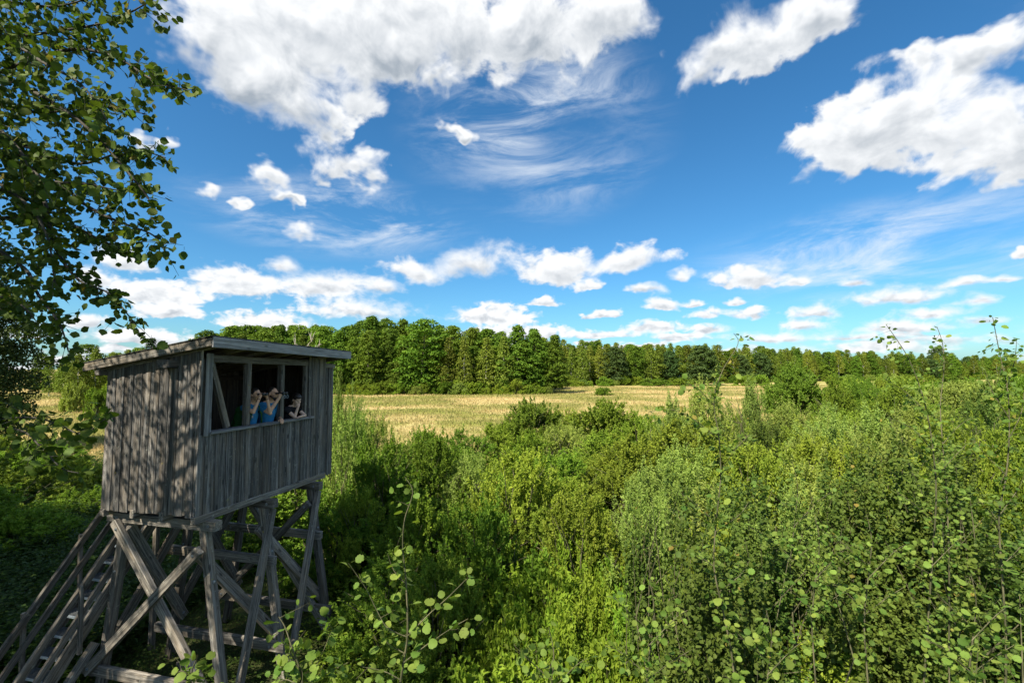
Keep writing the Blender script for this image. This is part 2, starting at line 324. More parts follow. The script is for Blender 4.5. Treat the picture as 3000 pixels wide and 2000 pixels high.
# meadow grass: dry blades standing on the meadow
bm_, t, o, co = ground_mat(); bm_.name = 'dry_grass'
a = t.new('ShaderNodeAttribute', attribute_name='rnd').outputs['Fac']
c = t.mix(t.m('MULTIPLY', a, 0.35), meadow_col(t, co), c4(.66, .54, .26))
p = principled(t, c, 0.8, 0.2); tr = t.new('ShaderNodeBsdfTranslucent'); t.l.new(c, tr.inputs[0]); mx = t.new('ShaderNodeMixShader'); mx.inputs[0].default_value = .4
t.l.new(p.outputs[0], mx.inputs[1]); t.l.new(tr.outputs[0], mx.inputs[2]); t.l.new(mx.outputs[0], o.inputs[0])
def blades(mb, x, y, h, wd):
    n = len(x); th = rng.random(n) * 2 * PI; z = hgt(x, y); ln = rng.normal(size=(n, 2)) * (h * 0.28)[:, None]
    V = np.stack([np.stack([x + np.cos(th) * wd, y + np.sin(th) * wd, z], -1), np.stack([x - np.cos(th) * wd, y - np.sin(th) * wd, z], -1),
                  np.stack([x + ln[:, 0], y + ln[:, 1], z + h], -1)], 1)
    mb.add(V.reshape(-1, 3), np.arange(n * 3).reshape(-1, 3), np.repeat(rng.random(n), 3))
mb = MB(); n = 190000
d = 27 + (150 - 27) * rng.random(n) ** 1.3; lat = -1.15 + 2.2 * rng.random(n); x = d * lat
wav = 0.75 + 0.25 * np.sin(x * .21 + 2 * np.sin(d * .13)) * np.sin(d * .33)
blades(mb, x, d, (0.16 + 0.30 * rng.random(n)) * wav, 0.014 + 0.0008 * d)
tag(link('meadow_grass', mb.mesh('meadow_grass', bm_)), 'tall dry golden grass covering the open meadow', 'grass', kind='stuff')

# ------------------------------------------------------------------ trees
def grow_limbs(mb, base, top, r0, nl, reach, z0, rise, bend=0.3):
    base, top = np.array(base, float), np.array(top, float); H = top[2] - base[2]
    k = 9; tt = np.linspace(0, 1, k)[:, None]; pts = base + (top - base) * tt; pts[1:-1, :2] += rng.normal(size=(k - 2, 2)) * bend * H * .02
    tube(mb, pts, r0 * (1 - .88 * tt[:, 0]), 7); ends = []
    for i in range(nl):
        f = z0 + (0.95 - z0) * (i + rng.random() * .6) / nl; p = base + (top - base) * f; a = i * 2.4 + rng.random() * .8
        L = reach * (1.15 - .75 * f) * (0.75 + .5 * rng.random()); q = p + np.array([math.cos(a) * L, math.sin(a) * L, rise * L * (0.5 + rng.random())])
        mid = (p + q) / 2 + rng.normal(size=3) * .08 * L; tube(mb, [p, mid, q], [r0 * .34 * (1 - f * .6), r0 * .22 * (1 - f * .6), r0 * .05], 5); ends.append(q)
    return ends
def clump_leaves(mb, C, R, flat, n, size, up=0.35, shell=0.55, shape='lance', aspect=0.8, droop=0.0):
    for c, r in zip(C, R):
        m = max(8, int(n * r * r)); u = rdir(m); u[:, 2] = np.where(u[:, 2] < -0.2, -u[:, 2], u[:, 2]); rad = shell + (1 - shell) * rng.random(m) ** .5
        P = np.array(c) + u * (rad * r)[:, None] * np.array([1, 1, flat]); N = unit(u * .8 + rdir(m) * .7 + np.array([0, 0, up])); D = unit(np.cross(N, rdir(m)) + np.array([0, 0, -droop]))
        s = size * (.7 + .6 * rng.random(m)); leaves(mb, P, D, N, s, s * aspect, .15, shape, np.clip(rng.random(m) * .7 + rng.random() * .3, 0, .9))
def envelope(kind, f):                                          # crown radius along its height
    if kind == 'round': return math.sqrt(max(0, 1 - (2 * f - .86) ** 2 / 1.3)) if f > .02 else .3
    if kind == 'tall': return (0.55 + .45 * math.sin(PI * min(1, f * 1.25 + .12))) * (1 - f ** 5)
    return 1 - f
def make_tree(H, cb, rad, kind, ncl, clr, size, lm, tm, density=26, trunk=.16, flat=.6, droop=0.0, lean=.02, lk='lance'):
    tb, cbm = MB(), MB(); top = np.array([rng.normal() * H * lean, rng.normal() * H * lean, H * .96])
    grow_limbs(tb, (0, 0, -0.3), top, trunk, 14, rad * .9, cb / H * .9, .35)
    C, R = [], []; ph = rng.random() * 6
    for i in range(ncl):
        f = (i + rng.random()) / ncl; e = rad * envelope(kind, f) * (0.82 + .3 * math.sin(3 * (i * 2.4 + ph)) * rng.random()); a = i * 2.39996 + rng.normal() * .3
        rr = e * (0.45 + .55 * rng.random() ** .5); z = cb + (H - cb) * f; C.append((top[0] * z / H + math.cos(a) * rr, top[1] * z / H + math.sin(a) * rr, z)); R.append(clr * (.65 + .7 * rng.random()) * (1 - .35 * f))
    clump_leaves(cbm, C, R, flat, density, size, droop=droop, shape=lk)
    return tb.mesh('trunk', tm, True), cbm.mesh('crown', lm)
def place_tree(name, meshes, loc, s, rz, label, cat='tree', group=None, sz=None, wv=None):
    r = empty(name, (loc[0], loc[1], 0 if loc[1] > 600 else float(hgt(np.array(loc[0]), np.array(loc[1])))), rz)
    wv = wv or random.uniform(.85, 1.25); r.scale = (s * wv, s * wv, sz or s); link('trunk', meshes[0], r); link('crown', meshes[1], r); return tag(r, label, cat, group)

ALD = [make_tree(15.0, .5 + .15 * k, 3.7 + .35 * (k % 3), 'round' if k % 2 else 'tall', 135, 1.35, .40, M['alder'], M['bark'], 52, .2, .55, lean=.035) for k in range(6)]
BIR = [make_tree(13.0, 1.3 + .7 * k, 2.3 + .2 * k, 'tall', 90, 1.0, .34, M['birchleaf'], M['birchbark'], 55, .15, .8, .4) for k in range(4)]
OAK = [make_tree(13.0, 1.5, 4.3, 'round', 110, 1.5, .45, M['oak'], M['bark'], 55, .28) for k in range(2)]
SPR = []
for k in range(1):
    tb, cbm = MB(), MB(); tube(tb, [(0, 0, -.3), (0, 0, 7), (0, 0, 14)], [.16, .1, .02], 6); C = []
    for i in range(26):
        z = 1.5 + 12.3 * i / 26; L = 2.5 * (1 - z / 14.3) + .15
        for a in np.arange(7) * 2 * PI / 7 + i * .7:
            m = 14; f = rng.random(m); P = np.stack([np.cos(a) * L * f, np.sin(a) * L * f, z - .35 * L * f + .15 * f * f * L], -1) + rng.normal(size=(m, 3)) * .10
            leaves(cbm, P, np.array([[math.cos(a), math.sin(a), -.5]]) + rdir(m) * .6, rdir(m) * .5 + np.array([0, 0, 1.0]), .45, .22)
    SPR.append((tb.mesh('trunk', M['bark'], True), cbm.mesh('crown', M['needle'])))

def px2x(px, d): return (px - 1500) / FPX * d
random.seed(11)
EDGE = []
# the alder wood behind the hut and left of the meadow's middle
for row in range(5):
    d = 104 + row * 7.5; x = px2x(660, d) - row * 1.0
    while x < px2x(1640 - row * 12, d):
        k = random.randrange(6); pxx = 1500 + x / d * FPX
        s = (0.74 + .46 * random.random() ** .8) * (1.0 if 1050 < pxx < 1260 else (0.87 if pxx > 1420 else .90)) * (.97 + row * .03)
        if row == 0 and pxx > 1580: s *= .85
        place_tree('alder_tree', ALD[k], (x + random.uniform(-.8, .8), d + random.uniform(-2.5, 2.5)), s, random.random() * 6.28,
                   *(lambda q: ('green alder ' + q, 'tree', 'alders ' + q))(('standing at the meadow edge' if row == 0 else 'in the second rank of the wood' if row == 1 else 'deep in the wood') + (' behind the hut roof' if pxx < 1000 else ' where the wood is tallest' if pxx < 1300 else ' towards the birch wood')))
        x += random.uniform(3.2, 5.2)
for px_, d_ in ((1310, 101), (1362, 100.5), (1425, 101.5), (1475, 101)):
    place_tree('birch_tree', BIR[random.randrange(2)], (px2x(px_, d_), d_), .95, random.random() * 6, 'pale-stemmed birch standing at the edge of the alder wood', 'tree', 'birches at the alder wood edge')
# the birch wood across the meadow
def wood_edge(px): return 158 + 0.05 * max(0, px - 1700) + (0.04 * max(0, px - 2300))
def far_zone(row, px): return ('at the front of the far wood' if row == 0 else 'inside the far wood') + (' between alder wood and dark oak' if px < 2040 else ' past the dark oak' if px < 2450 else ' beyond the tall saplings')
for row in range(5):
    px_ = 1560
    while px_ < 3120:
        d = wood_edge(px_) + row * 9 + random.uniform(-3, 3); top = np.interp(px_, [1560, 1650, 1800, 2000, 2300, 2600, 3100], [13.4, 14.2, 13.6, 13.0, 12.8, 11.6, 10.8]) + row * .5
        x = px2x(px_, d); u = random.random()
        if u > .93: place_tree('oak_tree', OAK[random.randrange(2)], (x, d), top / 13 * random.uniform(.75, .98), random.random() * 6.28, *(lambda q: ('dark green oak ' + q, 'tree', 'oaks ' + q))(far_zone(row, px_)))
        elif u < .58: place_tree('birch_tree', BIR[random.randrange(4)], (x, d), top / 13 * random.uniform(.70, 1.12), random.random() * 6.28, *(lambda q: ('slender birch ' + q, 'tree', 'birches ' + q))(far_zone(row, px_)))
        else: place_tree('broadleaf_tree', ALD[random.randrange(6)], (x, d), top / 15 * random.uniform(.68, 1.08), random.random() * 6.28, *(lambda q: ('dense green tree ' + q, 'tree', 'leafy trees ' + q))(far_zone(row, px_)))
        px_ += random.uniform(15, 27)
place_tree('oak_tree', OAK[0], (px2x(2060, 156), 156), 1.12, 1.0, 'dark spreading oak standing out before the far birch wood', 'tree', sz=1.0)
place_tree('oak_tree', OAK[1], (px2x(2745, 330), 330), 1.55, 2.0, 'big dark tree crown rising above the far wood', 'tree')
place_tree('spruce_tree', SPR[0], (px2x(1818, 200), 200), 1.10, 0, 'dark spruce tip rising above the birches beside a lesser spruce', 'tree')
place_tree('spruce_tree', SPR[0], (px2x(1846, 205), 205), 1.02, 2, 'lesser dark spruce tip beside a bigger one', 'tree')
place_tree('spruce_tree', SPR[0], (px2x(441, 60), 60), .72, 2, 'lone young spruce poking up behind the hut roof', 'tree')
for row_px in np.arange(1560, 3080, 34):
    px_ = float(row_px) + random.uniform(-12, 12); d = wood_edge(px_) - 5 + random.uniform(-3, 3); h_ = random.uniform(1.4, 3.6); EDGE.append((px_, d, h_))
for px_ in np.arange(1010, 1620, 30): EDGE.append((float(px_) + random.uniform(-12, 12), 99.5 + random.uniform(-1.5, 1.5), random.uniform(1.2, 3.2)))
# bright trees in the clearing left of the hut
for px_, d_, k, s in ((150, 95, 0, .62), (190, 88, 1, .60), (235, 80, 2, .62), (285, 82, 0, .70), (330, 86, 3, .66), (375, 82, 1, .70), (420, 84, 2, .72), (470, 88, 0, .76), (520, 90, 3, .72), (570, 92, 1, .78), (620, 94, 2, .8)):
    place_tree('birch_tree', BIR[k], (px2x(px_, d_), d_), s, random.random() * 6, 'sunlit young birch in the clearing behind the hut', 'tree', 'young birches in the clearing')
for px_, d_, k, s in ((262, 95, 1, .70), (120, 110, 3, .6), (400, 98, 4, .66), (540, 102, 2, .74), (200, 105, 0, .55), (340, 104, 5, .6), (460, 104, 3, .66), (610, 105, 1, .8)):
    place_tree('broadleaf_tree', ALD[k], (px2x(px_, d_), d_), s, random.random() * 6, 'rounded green tree behind the young birches of the clearing', 'tree', 'rounded trees of the clearing')
# bare dead tree at the wood's edge
tb = MB(); ends = grow_limbs(tb, (0, 0, -.3), (0.5, 0, 9.2), .17, 11, 3.2, .45, .75, 1.2)
for e in ends:
    for _ in range(5):
        q = e + rng.normal(size=3) * .35 + np.array([0, 0, .7]); tube(tb, [e - np.array([0, 0, .5]), e * .5 + q * .5 + rng.normal(size=3) * .1, q], [.05, .035, .01], 4)
dt = tag(empty('dead_tree', (px2x(890, 72), 72, 0)), 'bleached leafless dead tree before the alder wood', 'tree'); dt.scale = (1, 1, 1.02)
link('trunk', tb.mesh('trunk', M['deadwood'], True), dt)
# large dark birch beyond the stairs
big = make_tree(17, 1.0, 4.6, 'tall', 250, 1.15, .17, M['dark'], M['birchbark'], 300, .26, .9, .8)
place_tree('birch_tree', big, (-36.9, 30), 1.0, 0.4, 'tall dark weeping birch with foliage reaching down to the brambles', 'tree', wv=1.0)

# ------------------------------------------------------------------ shrubs
def make_shrub(H, R, nsh, nlv, L, Wd, lm, upright=0.4, shape='lance', stem=.03, shlen=.45, nc=28, sig=.108):
    sb, lb = MB(), MB(); nst = 16
    for i in range(nst):
        a = i * 2.4; f = .3 + .6 * rng.random(); tip = np.array([math.cos(a) * R * f, math.sin(a) * R * f, H * (.95 - .4 * f * f)])
        m = tip * .5 + np.array([0, 0, H * .12]) + rng.normal(size=3) * .08 * H; tube(sb, [(math.cos(a) * .12, math.sin(a) * .12, -.15), m, tip], [stem, stem * .7, stem * .2], 5)
    cu = rdir(nc); cu[:, 2] = np.abs(cu[:, 2]) * 1.1 - .12; cu = unit(cu); cr = .74 + .24 * rng.random(nc)       # rounded heads of shoots over a dome
    ci_ = rng.integers(0, nc, nsh); u = cu[ci_] * cr[ci_, None] + rng.normal(size=(nsh, 3)) * sig; inner = rng.random(nsh) < .14; u[inner] *= rng.random((inner.sum(), 1)) ** .5
    T = u * np.array([R, R, H * .98]); T[:, 2] = np.maximum(T[:, 2] + H * .04, .10)
    out = unit(T * np.array([1, 1, .4]) + 1e-3); Dm = unit(out * (1 - upright) + np.array([0, 0, 1.0]) * upright * 1.6 + rdir(nsh) * .45); ln = shlen * (.6 + .8 * rng.random(nsh))
    f = np.tile((np.arange(nlv) + .5) / nlv, nsh); i = np.repeat(np.arange(nsh), nlv); n = len(i)
    P = T[i] + Dm[i] * ((f - .6) * ln[i])[:, None] + rng.normal(size=(n, 3)) * .02
    D = unit(Dm[i] * .55 + rdir(n) * .85 + np.array([0, 0, .05])); N = unit(rdir(n) * .60 + np.array([0, 0, .35]) + out[i] * .40 + np.array(SUNV) * .55); s = (.65 + .6 * rng.random(n)) * (1.1 - .45 * f)
    base = np.repeat(rng.random(nsh) * .45, nlv); leaves(lb, P, D, N, L * s, Wd * s, .2, shape, np.clip(base + rng.random(n) * .55, 0, 1))
    for j in range(0, nsh, 4): tube(sb, [T[j] - Dm[j] * ln[j] * .8, T[j] + Dm[j] * ln[j] * .2], [.005, .002], 3)
    return sb.mesh('stems', M['twig'], True), lb.mesh('foliage', lm)
SHR = {
 'willow': [make_shrub(3.0, 1.9, 1100, 26, .105, .052, M['willow'], .22, shlen=.32, nc=46, sig=.085) for _ in range(3)],
 'pale': [make_shrub(3.4, 1.7, 1100, 26, .105, .044, M['willow_pale'], .5, shlen=.42, nc=40, sig=.095) for _ in range(3)],
 'sallow': [make_shrub(3.0, 2.0, 1100, 26, .095, .066, M['sallow'], .2, shlen=.30, nc=46, sig=.085) for _ in range(3)],
 'dome': [make_shrub(2.6, 2.3, 1700, 24, .13, .080, M['dome'], .35, shlen=.32, nc=70, sig=.095) for _ in range(2)],
 'herb': [make_shrub(1.3, 1.1, 560, 20, .105, .052, M['herb'], .6, shlen=.36, stem=.01) for _ in range(3)],
 'aspen': [make_shrub(4.6, 1.25, 760, 18, .080, .076, M['aspen'], .6, 'round', .018, .5) for _ in range(3)],
 'farw': [make_shrub(2.6, 2.3, 800, 22, .22, .13, M['willow'], .35, shlen=.5) for _ in range(2)],
 'farp': [make_shrub(2.6, 2.3, 800, 22, .22, .13, M['willow_pale'], .4, shlen=.5) for _ in range(1)],
 'fard': [make_shrub(2.6, 2.3, 800, 22, .22, .13, M['sallow'], .35, shlen=.5) for _ in range(2)]}
LAB = {'willow': ('willow_shrub', 'bushy green willow', 'green willows'),
       'pale': ('willow_shrub', 'grey-green willow with upright shoots', 'grey-green willows'),
       'sallow': ('sallow_shrub', 'dark green broad-leaved sallow', 'sallows'),
       'herb': ('leafy_herb', 'bright green leafy herb clump growing', 'bright herbs'),
       'aspen': ('aspen_sapling', 'slim round-leaved young aspen', 'young aspens')}
def zone_of(x, y, h):
    px = 1500 + x / y * FPX
    if px < 760: return 'behind the stairs'
    z = 'beside the hut' if px < 1150 else 'between hut and domed sallows' if px < 1480 else 'near the domed sallows' if px < 1880 else 'round the curled-leaf sapling' if px < 2250 else 'under the tall saplings'
    return ('low ' if h < 2.0 else 'tall ' if h > 3.4 else '') + z + (', at the meadow edge' if y > 20 else '')
def shrub(kind, x, y, h, wd=None, label=None, k=None, group=None):
    ms = SHR[kind]; me = ms[random.randrange(len(ms)) if k is None else k]; H = {'willow': 3.0, 'pale': 3.4, 'sallow': 3.0, 'herb': 1.3, 'aspen': 4.6, 'farw': 2.6, 'farp': 2.6, 'fard': 2.6, 'dome': 2.6}[kind]
    W0 = {'willow': 1.9, 'pale': 1.7, 'sallow': 2.0, 'herb': 1.1, 'aspen': 1.25, 'farw': 2.3, 'farp': 2.3, 'fard': 2.3, 'dome': 2.3}[kind]
    nm, lb, gr = LAB.get(kind, ('willow_shrub', '', None)); zone = zone_of(x, y, h); lb, gr = (lb + ' ' + zone, gr + ' ' + zone) if gr else (lb, gr); r = empty(nm, (x, y, float(hgt(np.array(x), np.array(y)))), random.uniform(-.7, .7)); s = h / H; sw = (wd / 2 / W0) if wd else s * random.uniform(.9, 1.15)
    r.scale = (sw, sw, s); tag(link('stems', me[0], r), kind='stuff'); link('foliage', me[1], r)
    return tag(r, label or lb, 'sapling' if kind == 'aspen' else ('plant' if kind == 'herb' else 'shrub'), group if label else gr)
def shrub_px(kind, px, ytop, d, wpx=None, label=None, **kw):   # top seen at ytop, standing at distance d
    r = ray(px, ytop); z = CZ + r.z / r.y * d; return shrub(kind, px2x(px, d), d, max(.6, z), wpx / FPX * d if wpx else None, label, **kw)
for px_, d_, h_ in EDGE: shrub(random.choice(['farw', 'fard', 'farp']), px2x(px_, d_), d_, h_, h_ * random.uniform(1.4, 2.4), 'low bush under the edge of the alder wood' if d_ < 110 else 'low bush along the edge of the far birch wood', group='bushes under the alder wood edge' if d_ < 110 else 'bushes along the far wood edge')
# shrubs that stand out by themselves
shrub_px('dome', 2332, 1084, 56, 190, k=0, label='big rounded dark willow bush alone on the meadow edge')
shrub_px('fard', 1766, 1138, 95, 56, 'small low bush out in the open meadow')
shrub_px('farw', 2175, 1102, 148, 60, 'round bush at the foot of the far birch wood', group='bushes at the foot of the far wood')
for px_, yt, d_, wp in ((2225, 1100, 150, 50), (2450, 1100, 150, 60), (1660, 1112, 148, 60), (1690, 1112, 150, 50), (1920, 1108, 152, 90), (1990, 1106, 152, 70), (2650, 1102, 150, 70)):
    shrub_px('farw', px_, yt, d_, wp, 'round bush at the foot of the far birch wood', group='bushes at the foot of the far wood')
for px_, yt, d_, wp in ((2700, 1108, 95, 110), (2770, 1106, 98, 110), (2830, 1110, 96, 90)):
    shrub_px('fard', px_, yt, d_, wp, 'low dark bush in the row on the far right meadow', group='row of dark bushes on the meadow')
for i_ in range(26):
    d_ = random.uniform(42, 75); px_ = random.uniform(2440, 3080); shrub_px(random.choice(['farw', 'fard', 'farp']), px_, random.uniform(1105, 1128), d_, random.uniform(70, 130) * 60 / d_, 'scrubby bush on the meadow beyond the tall saplings', group='bushes on the meadow beyond the saplings')
shrub_px('farp', 225, 1118, 62, 70, 'pale rounded willow bush in the clearing beside the birches')
shrub_px('farw', 290, 1140, 52, 80, 'yellow-green domed bush in the clearing before the pale willow')
shrub_px('farw', 340, 1120, 66, 80, 'green bush half hidden behind the hut wall')
shrub_px('dome', 1558, 1186, 30, 215, 'dark domed sallow standing before the meadow beside a broader one', k=0)
shrub_px('dome', 1770, 1186, 29, 290, 'broad domed sallow beside the narrower domed one', k=1)
shrub_px('willow', 1660, 1205, 33, 160, None)
for kd, x_, y_, d_, w_ in (('willow', 1460, 1245, 27, 170), ('pale', 1650, 1245, 25, 220), ('willow', 1880, 1215, 26, 190), ('sallow', 1560, 1275, 23, 230), ('willow', 1770, 1270, 22, 260)): shrub_px(kd, x_, y_, d_, w_)
shrub_px('pale', 1005, 1128, 17, 90, 'pale willow with silvery shoots rising beside the hut corner', k=0)
shrub_px('pale', 1040, 1160, 19, 110, None)
shrub_px('pale', 2180, 1128, 24, 170); shrub_px('pale', 2060, 1150, 21, 190); shrub_px('pale', 1960, 1180, 20, 190); shrub_px('pale', 2300, 1200, 23, 190)
shrub_px('sallow', 2440, 1110, 30, 150); shrub_px('sallow', 2530, 1118, 33, 140); shrub_px('pale', 2390, 1200, 25, 180); shrub_px('willow', 2620, 1120, 28, 200)
for px_, yt, d_, wp in ((1090, 1240, 18, 190), (1160, 1290, 21, 190), (1010, 1190, 15, 200)): shrub_px('pale', px_, yt, d_, wp)
for px_, yt, d_, wp in ((1250, 1262, 23, 200), (1370, 1262, 25, 170), (1310, 1290, 20, 200)): shrub_px('sallow', px_, yt, d_, wp)
for kd, x_, y_, d_, w_ in (('willow', 1190, 1035, 13, 280), ('sallow', 1000, 1010, 16, 190), ('sallow', 880, 1005, 14, 210), ('willow', 1330, 1140, 10, 280), ('willow', 1455, 1005, 17, 270), ('pale', 1560, 1050, 13, 250), ('sallow', 1100, 1165, 9.8, 270),
                           ('sallow', 960, 1150, 11, 230), ('willow', 1020, 1290, 8.2, 260), ('pale', 1480, 1130, 9.5, 240), ('willow', 1720, 1020, 12, 280), ('willow', 1880, 1000, 13, 260), ('pale', 2020, 980, 13, 260), ('willow', 2180, 960, 12, 300), ('sallow', 2320, 940, 13, 260), ('willow', 1620, 1220, 7.5, 280), ('pale', 1830, 1150, 8.0, 280), ('willow', 2060, 1120, 7.8, 300), ('sallow', 2280, 1100, 8.0, 300), ('willow', 830, 1130, 12.5, 200)):
    shrub_px(kd, x_ * K, y_ * K, d_, w_ * K)
for i_ in range(26):
    d_ = 4.6 + 5.2 * random.random(); px_ = random.uniform(1430, 2000); shrub('herb', px2x(px_, d_), d_, random.uniform(1.1, 1.7) + .12 * (d_ - 4.6), random.uniform(1.5, 2.4))
for i_ in range(20):
    d_ = 5.4 + 4.2 * random.random(); px_ = random.uniform(1930, 3060); shrub('aspen', px2x(px_, d_), d_, min(random.uniform(3.0, 4.4), 5.0 - .05 * d_), random.uniform(1.5, 2.3))
# the thicket
def skyline(px): return np.interp(px, [950, 1100, 1200, 1450, 1500, 1850, 1950, 2200, 2300, 2450, 2550, 3000], [1190, 1310, 1330, 1330, 1320, 1310, 1210, 1190, 1215, 1200, 1150, 1130])
placed = []
def free(x, y, r):
    for (a, b, c) in placed:
        if (a - x) ** 2 + (b - y) ** 2 < (r + c) ** 2 * .24: return False
    placed.append((x, y, r)); return True
tries = 0; cnt = 0
while tries < 9000 and cnt < 105:
    tries += 1; d = 5.5 + 27 * random.random() ** 1.25; px_ = random.uniform(930, 3150)
    x = px2x(px_, d)
    if d < 12.5 and px_ < 1120: continue                        # the tower's own clearing
    gap = 1420 < px_ < 1980 and d < 10.5                          # bright herbs fill the hollow
    hmax = CZ + (ray(px_, skyline(px_) + 20).z / ray(px_, skyline(px_)).y) * d
    if gap: kind = 'herb'; h = random.uniform(1.0, 1.9)
    else:
        if px_ > 1850: kind = random.choice(['pale', 'willow', 'aspen', 'aspen', 'willow'])
        elif px_ < 1250: kind = random.choice(['pale', 'willow', 'sallow'])
        else: kind = random.choice(['willow', 'sallow', 'willow', 'pale'])
        want = {'pale': 3.3, 'willow': 2.9, 'sallow': 2.9, 'aspen': 4.4}[kind] * random.uniform(.8, 1.2)
        near_cap = .9 + d * .11 if px_ < 1900 else 1.5 + d * .14
        h = min(want, hmax, near_cap)
    if h < .7: continue
    if free(x, d, h * .5 + .3): shrub(kind, x, d, h, None if kind != 'herb' else h * 1.5); cnt += 1

for px_, d_, h_ in ((-20, 24, 2.2), (60, 22, 1.6), (150, 25, 1.7), (40, 17, 1.9), (180, 19, 1.3), (-60, 14, 2.0), (90, 14, 1.5), (260, 17, 1.2), (230, 22, 1.5), (-30, 19, 2.0), (130, 28, 1.4), (330, 21, 1.2), (420, 19, 1.3), (560, 18, 1.5), (700, 17, 1.7), (820, 17, 2.0), (900, 15, 2.2)):
    shrub('sallow' if int(d_) % 2 else 'willow', px2x(px_, d_), d_, h_, h_ * 2.2)

# ------------------------------------------------------------------ ground cover: brambles, nettles and herbs
def cover(name, xy, hmin, hmax, nlv, L, Wd, mat, label, spread=.22):
    mb = MB(); n = len(xy); h = hmin + (hmax - hmin) * rng.random(n); i = np.repeat(np.arange(n), nlv); f = np.tile((np.arange(nlv) + 1) / nlv, n) ** .8; N_ = len(i); a = rng.random(N_) * 2 * PI
    rr = spread * (1.25 - f) * (.5 + rng.random(N_)); lean = rng.normal(size=(n, 2)) * .18
    P = np.stack([xy[i, 0] + np.cos(a) * rr * .6 + lean[i, 0] * h[i] * f, xy[i, 1] + np.sin(a) * rr * .6 + lean[i, 1] * h[i] * f, h[i] * f + hgt(xy[i, 0], xy[i, 1])], -1)
    D = np.stack([np.cos(a), np.sin(a), .25 - .5 * rng.random(N_)], -1); Nn = unit(np.array([0, 0, 1.0]) + rdir(N_) * .55); s = .65 + .7 * rng.random(N_)
    leaves(mb, P, D, Nn, L * s, Wd * s, .2, 'lance', np.clip(np.repeat(rng.random(n) * .5, nlv) + rng.random(N_) * .5, 0, 1))
    return tag(link(name, mb.mesh(name, mat)), label, 'undergrowth', kind='stuff')
def wedge(n, p0, p1, d0, d1, pw=1.0):
    d = d0 + (d1 - d0) * rng.random(n) ** pw; return np.stack([((p0 + (p1 - p0) * rng.random(n)) - 1500) / FPX * d, d], -1)
XY = wedge(9000, -150, 760, 8.5, 27, 1.3); lump = .5 + .5 * np.sin(XY[:, 0] * .9 + 1) * np.sin(XY[:, 1] * .7)
ok = (XY[:, 0] < -7.6) | (XY[:, 1] > 12.5); XY = XY[ok]
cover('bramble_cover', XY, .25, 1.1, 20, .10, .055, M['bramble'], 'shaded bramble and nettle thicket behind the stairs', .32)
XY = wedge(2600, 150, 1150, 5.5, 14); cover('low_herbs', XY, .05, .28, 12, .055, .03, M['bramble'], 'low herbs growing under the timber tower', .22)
XY = wedge(3600, 900, 3050, 5.0, 26, 1.2); cover('herb_cover', XY, .2, .85, 18, .10, .042, M['herb'], 'fresh green herbs filling the gaps between the shrubs', .26)

# ------------------------------------------------------------------ the observation tower
X0, Y0, YAW = -5.026, 7.477, 0.236
TROT = PI / 2 - YAW
tower = tag(empty('observation_tower', (X0, Y0, 0), TROT), 'weathered grey timber observation hut raised on braced posts with stairs', 'tower')
TM = Matrix.Translation((X0, Y0, 0)) @ Matrix.Rotation(TROT, 4, 'Z')
def TW(u, v, z): return TM @ Vector((u, v, z))
def chamfer_box(wd, h, L, bev):
    bm = bmesh.new(); bmesh.ops.create_cube(bm, size=1.0); bmesh.ops.scale(bm, vec=(wd, h, L), verts=bm.verts)
    if bev: bmesh.ops.bevel(bm, geom=list(bm.edges), offset=bev, segments=1, affect='EDGES')
    return bm
_bc = {}
def beam(name, parent, p0, p1, wd, h, mat, side=(0, 1, 0), bev=.006, over=0.0, share=False):
    p0, p1 = Vector(p0), Vector(p1); z = (p1 - p0).normalized(); p0 = p0 - z * over; p1 = p1 + z * over; L = (p1 - p0).length
    x = Vector(side) - z * Vector(side).dot(z); x.normalize(); y = z.cross(x)
    key = (name, round(wd, 4), round(h, 4), round(L, 4), mat.name)
    if share and key in _bc: me = _bc[key]
    else:
        bm = chamfer_box(wd, h, L, bev); me = bpy.data.meshes.new(name); bm.to_mesh(me); bm.free(); me.materials.append(mat); _bc[key] = me
    o = link(name, me, parent); mtx = Matrix((x, y, z)).transposed().to_4x4(); mtx.translation = (p0 + p1) / 2; o.matrix_local = mtx
    return o
boltbm = MB(); th = np.linspace(0, 2 * PI, 10, endpoint=False); ring = lambda r, z: np.stack([np.cos(th) * r, np.sin(th) * r, np.full(10, z)], -1)
boltbm.add(np.concatenate([ring(.026, 0), ring(.026, .005), ring(.013, .006), ring(.012, .02), [[0, 0, .021]]]),
           [[a + i, a + (i + 1) % 10, a + 10 + (i + 1) % 10, a + 10 + i] for a in (0, 10, 20) for i in range(10)])
boltbm.add(np.concatenate([ring(.012, .02), [[0, 0, .021]]]), [[i, (i + 1) % 10, 10] for i in range(10)])
BOLT = boltbm.mesh('bolt', M['bolt'])
def bolt(bobj, f, lx, ly):                                     # f along the beam (-.5..0.5), on its face lx/ly = +-1
    o = link('bolt', BOLT, bobj); d = bobj.data; mx = max(v.co.x for v in d.vertices); my = max(v.co.y for v in d.vertices); mz = max(v.co.z for v in d.vertices)
    n = Vector((lx, ly, 0)); q = n.to_track_quat('Z', 'X'); o.rotation_mode = 'QUATERNION'; o.rotation_quaternion = q; o.location = (lx * mx, ly * my, f * 2 * mz); return o
def roofz(u, v): return 6.10 - .03 * u - .157 * v
ZB, SILL, FLOOR = 3.30, 4.60, 3.50
r2 = random.Random(5)
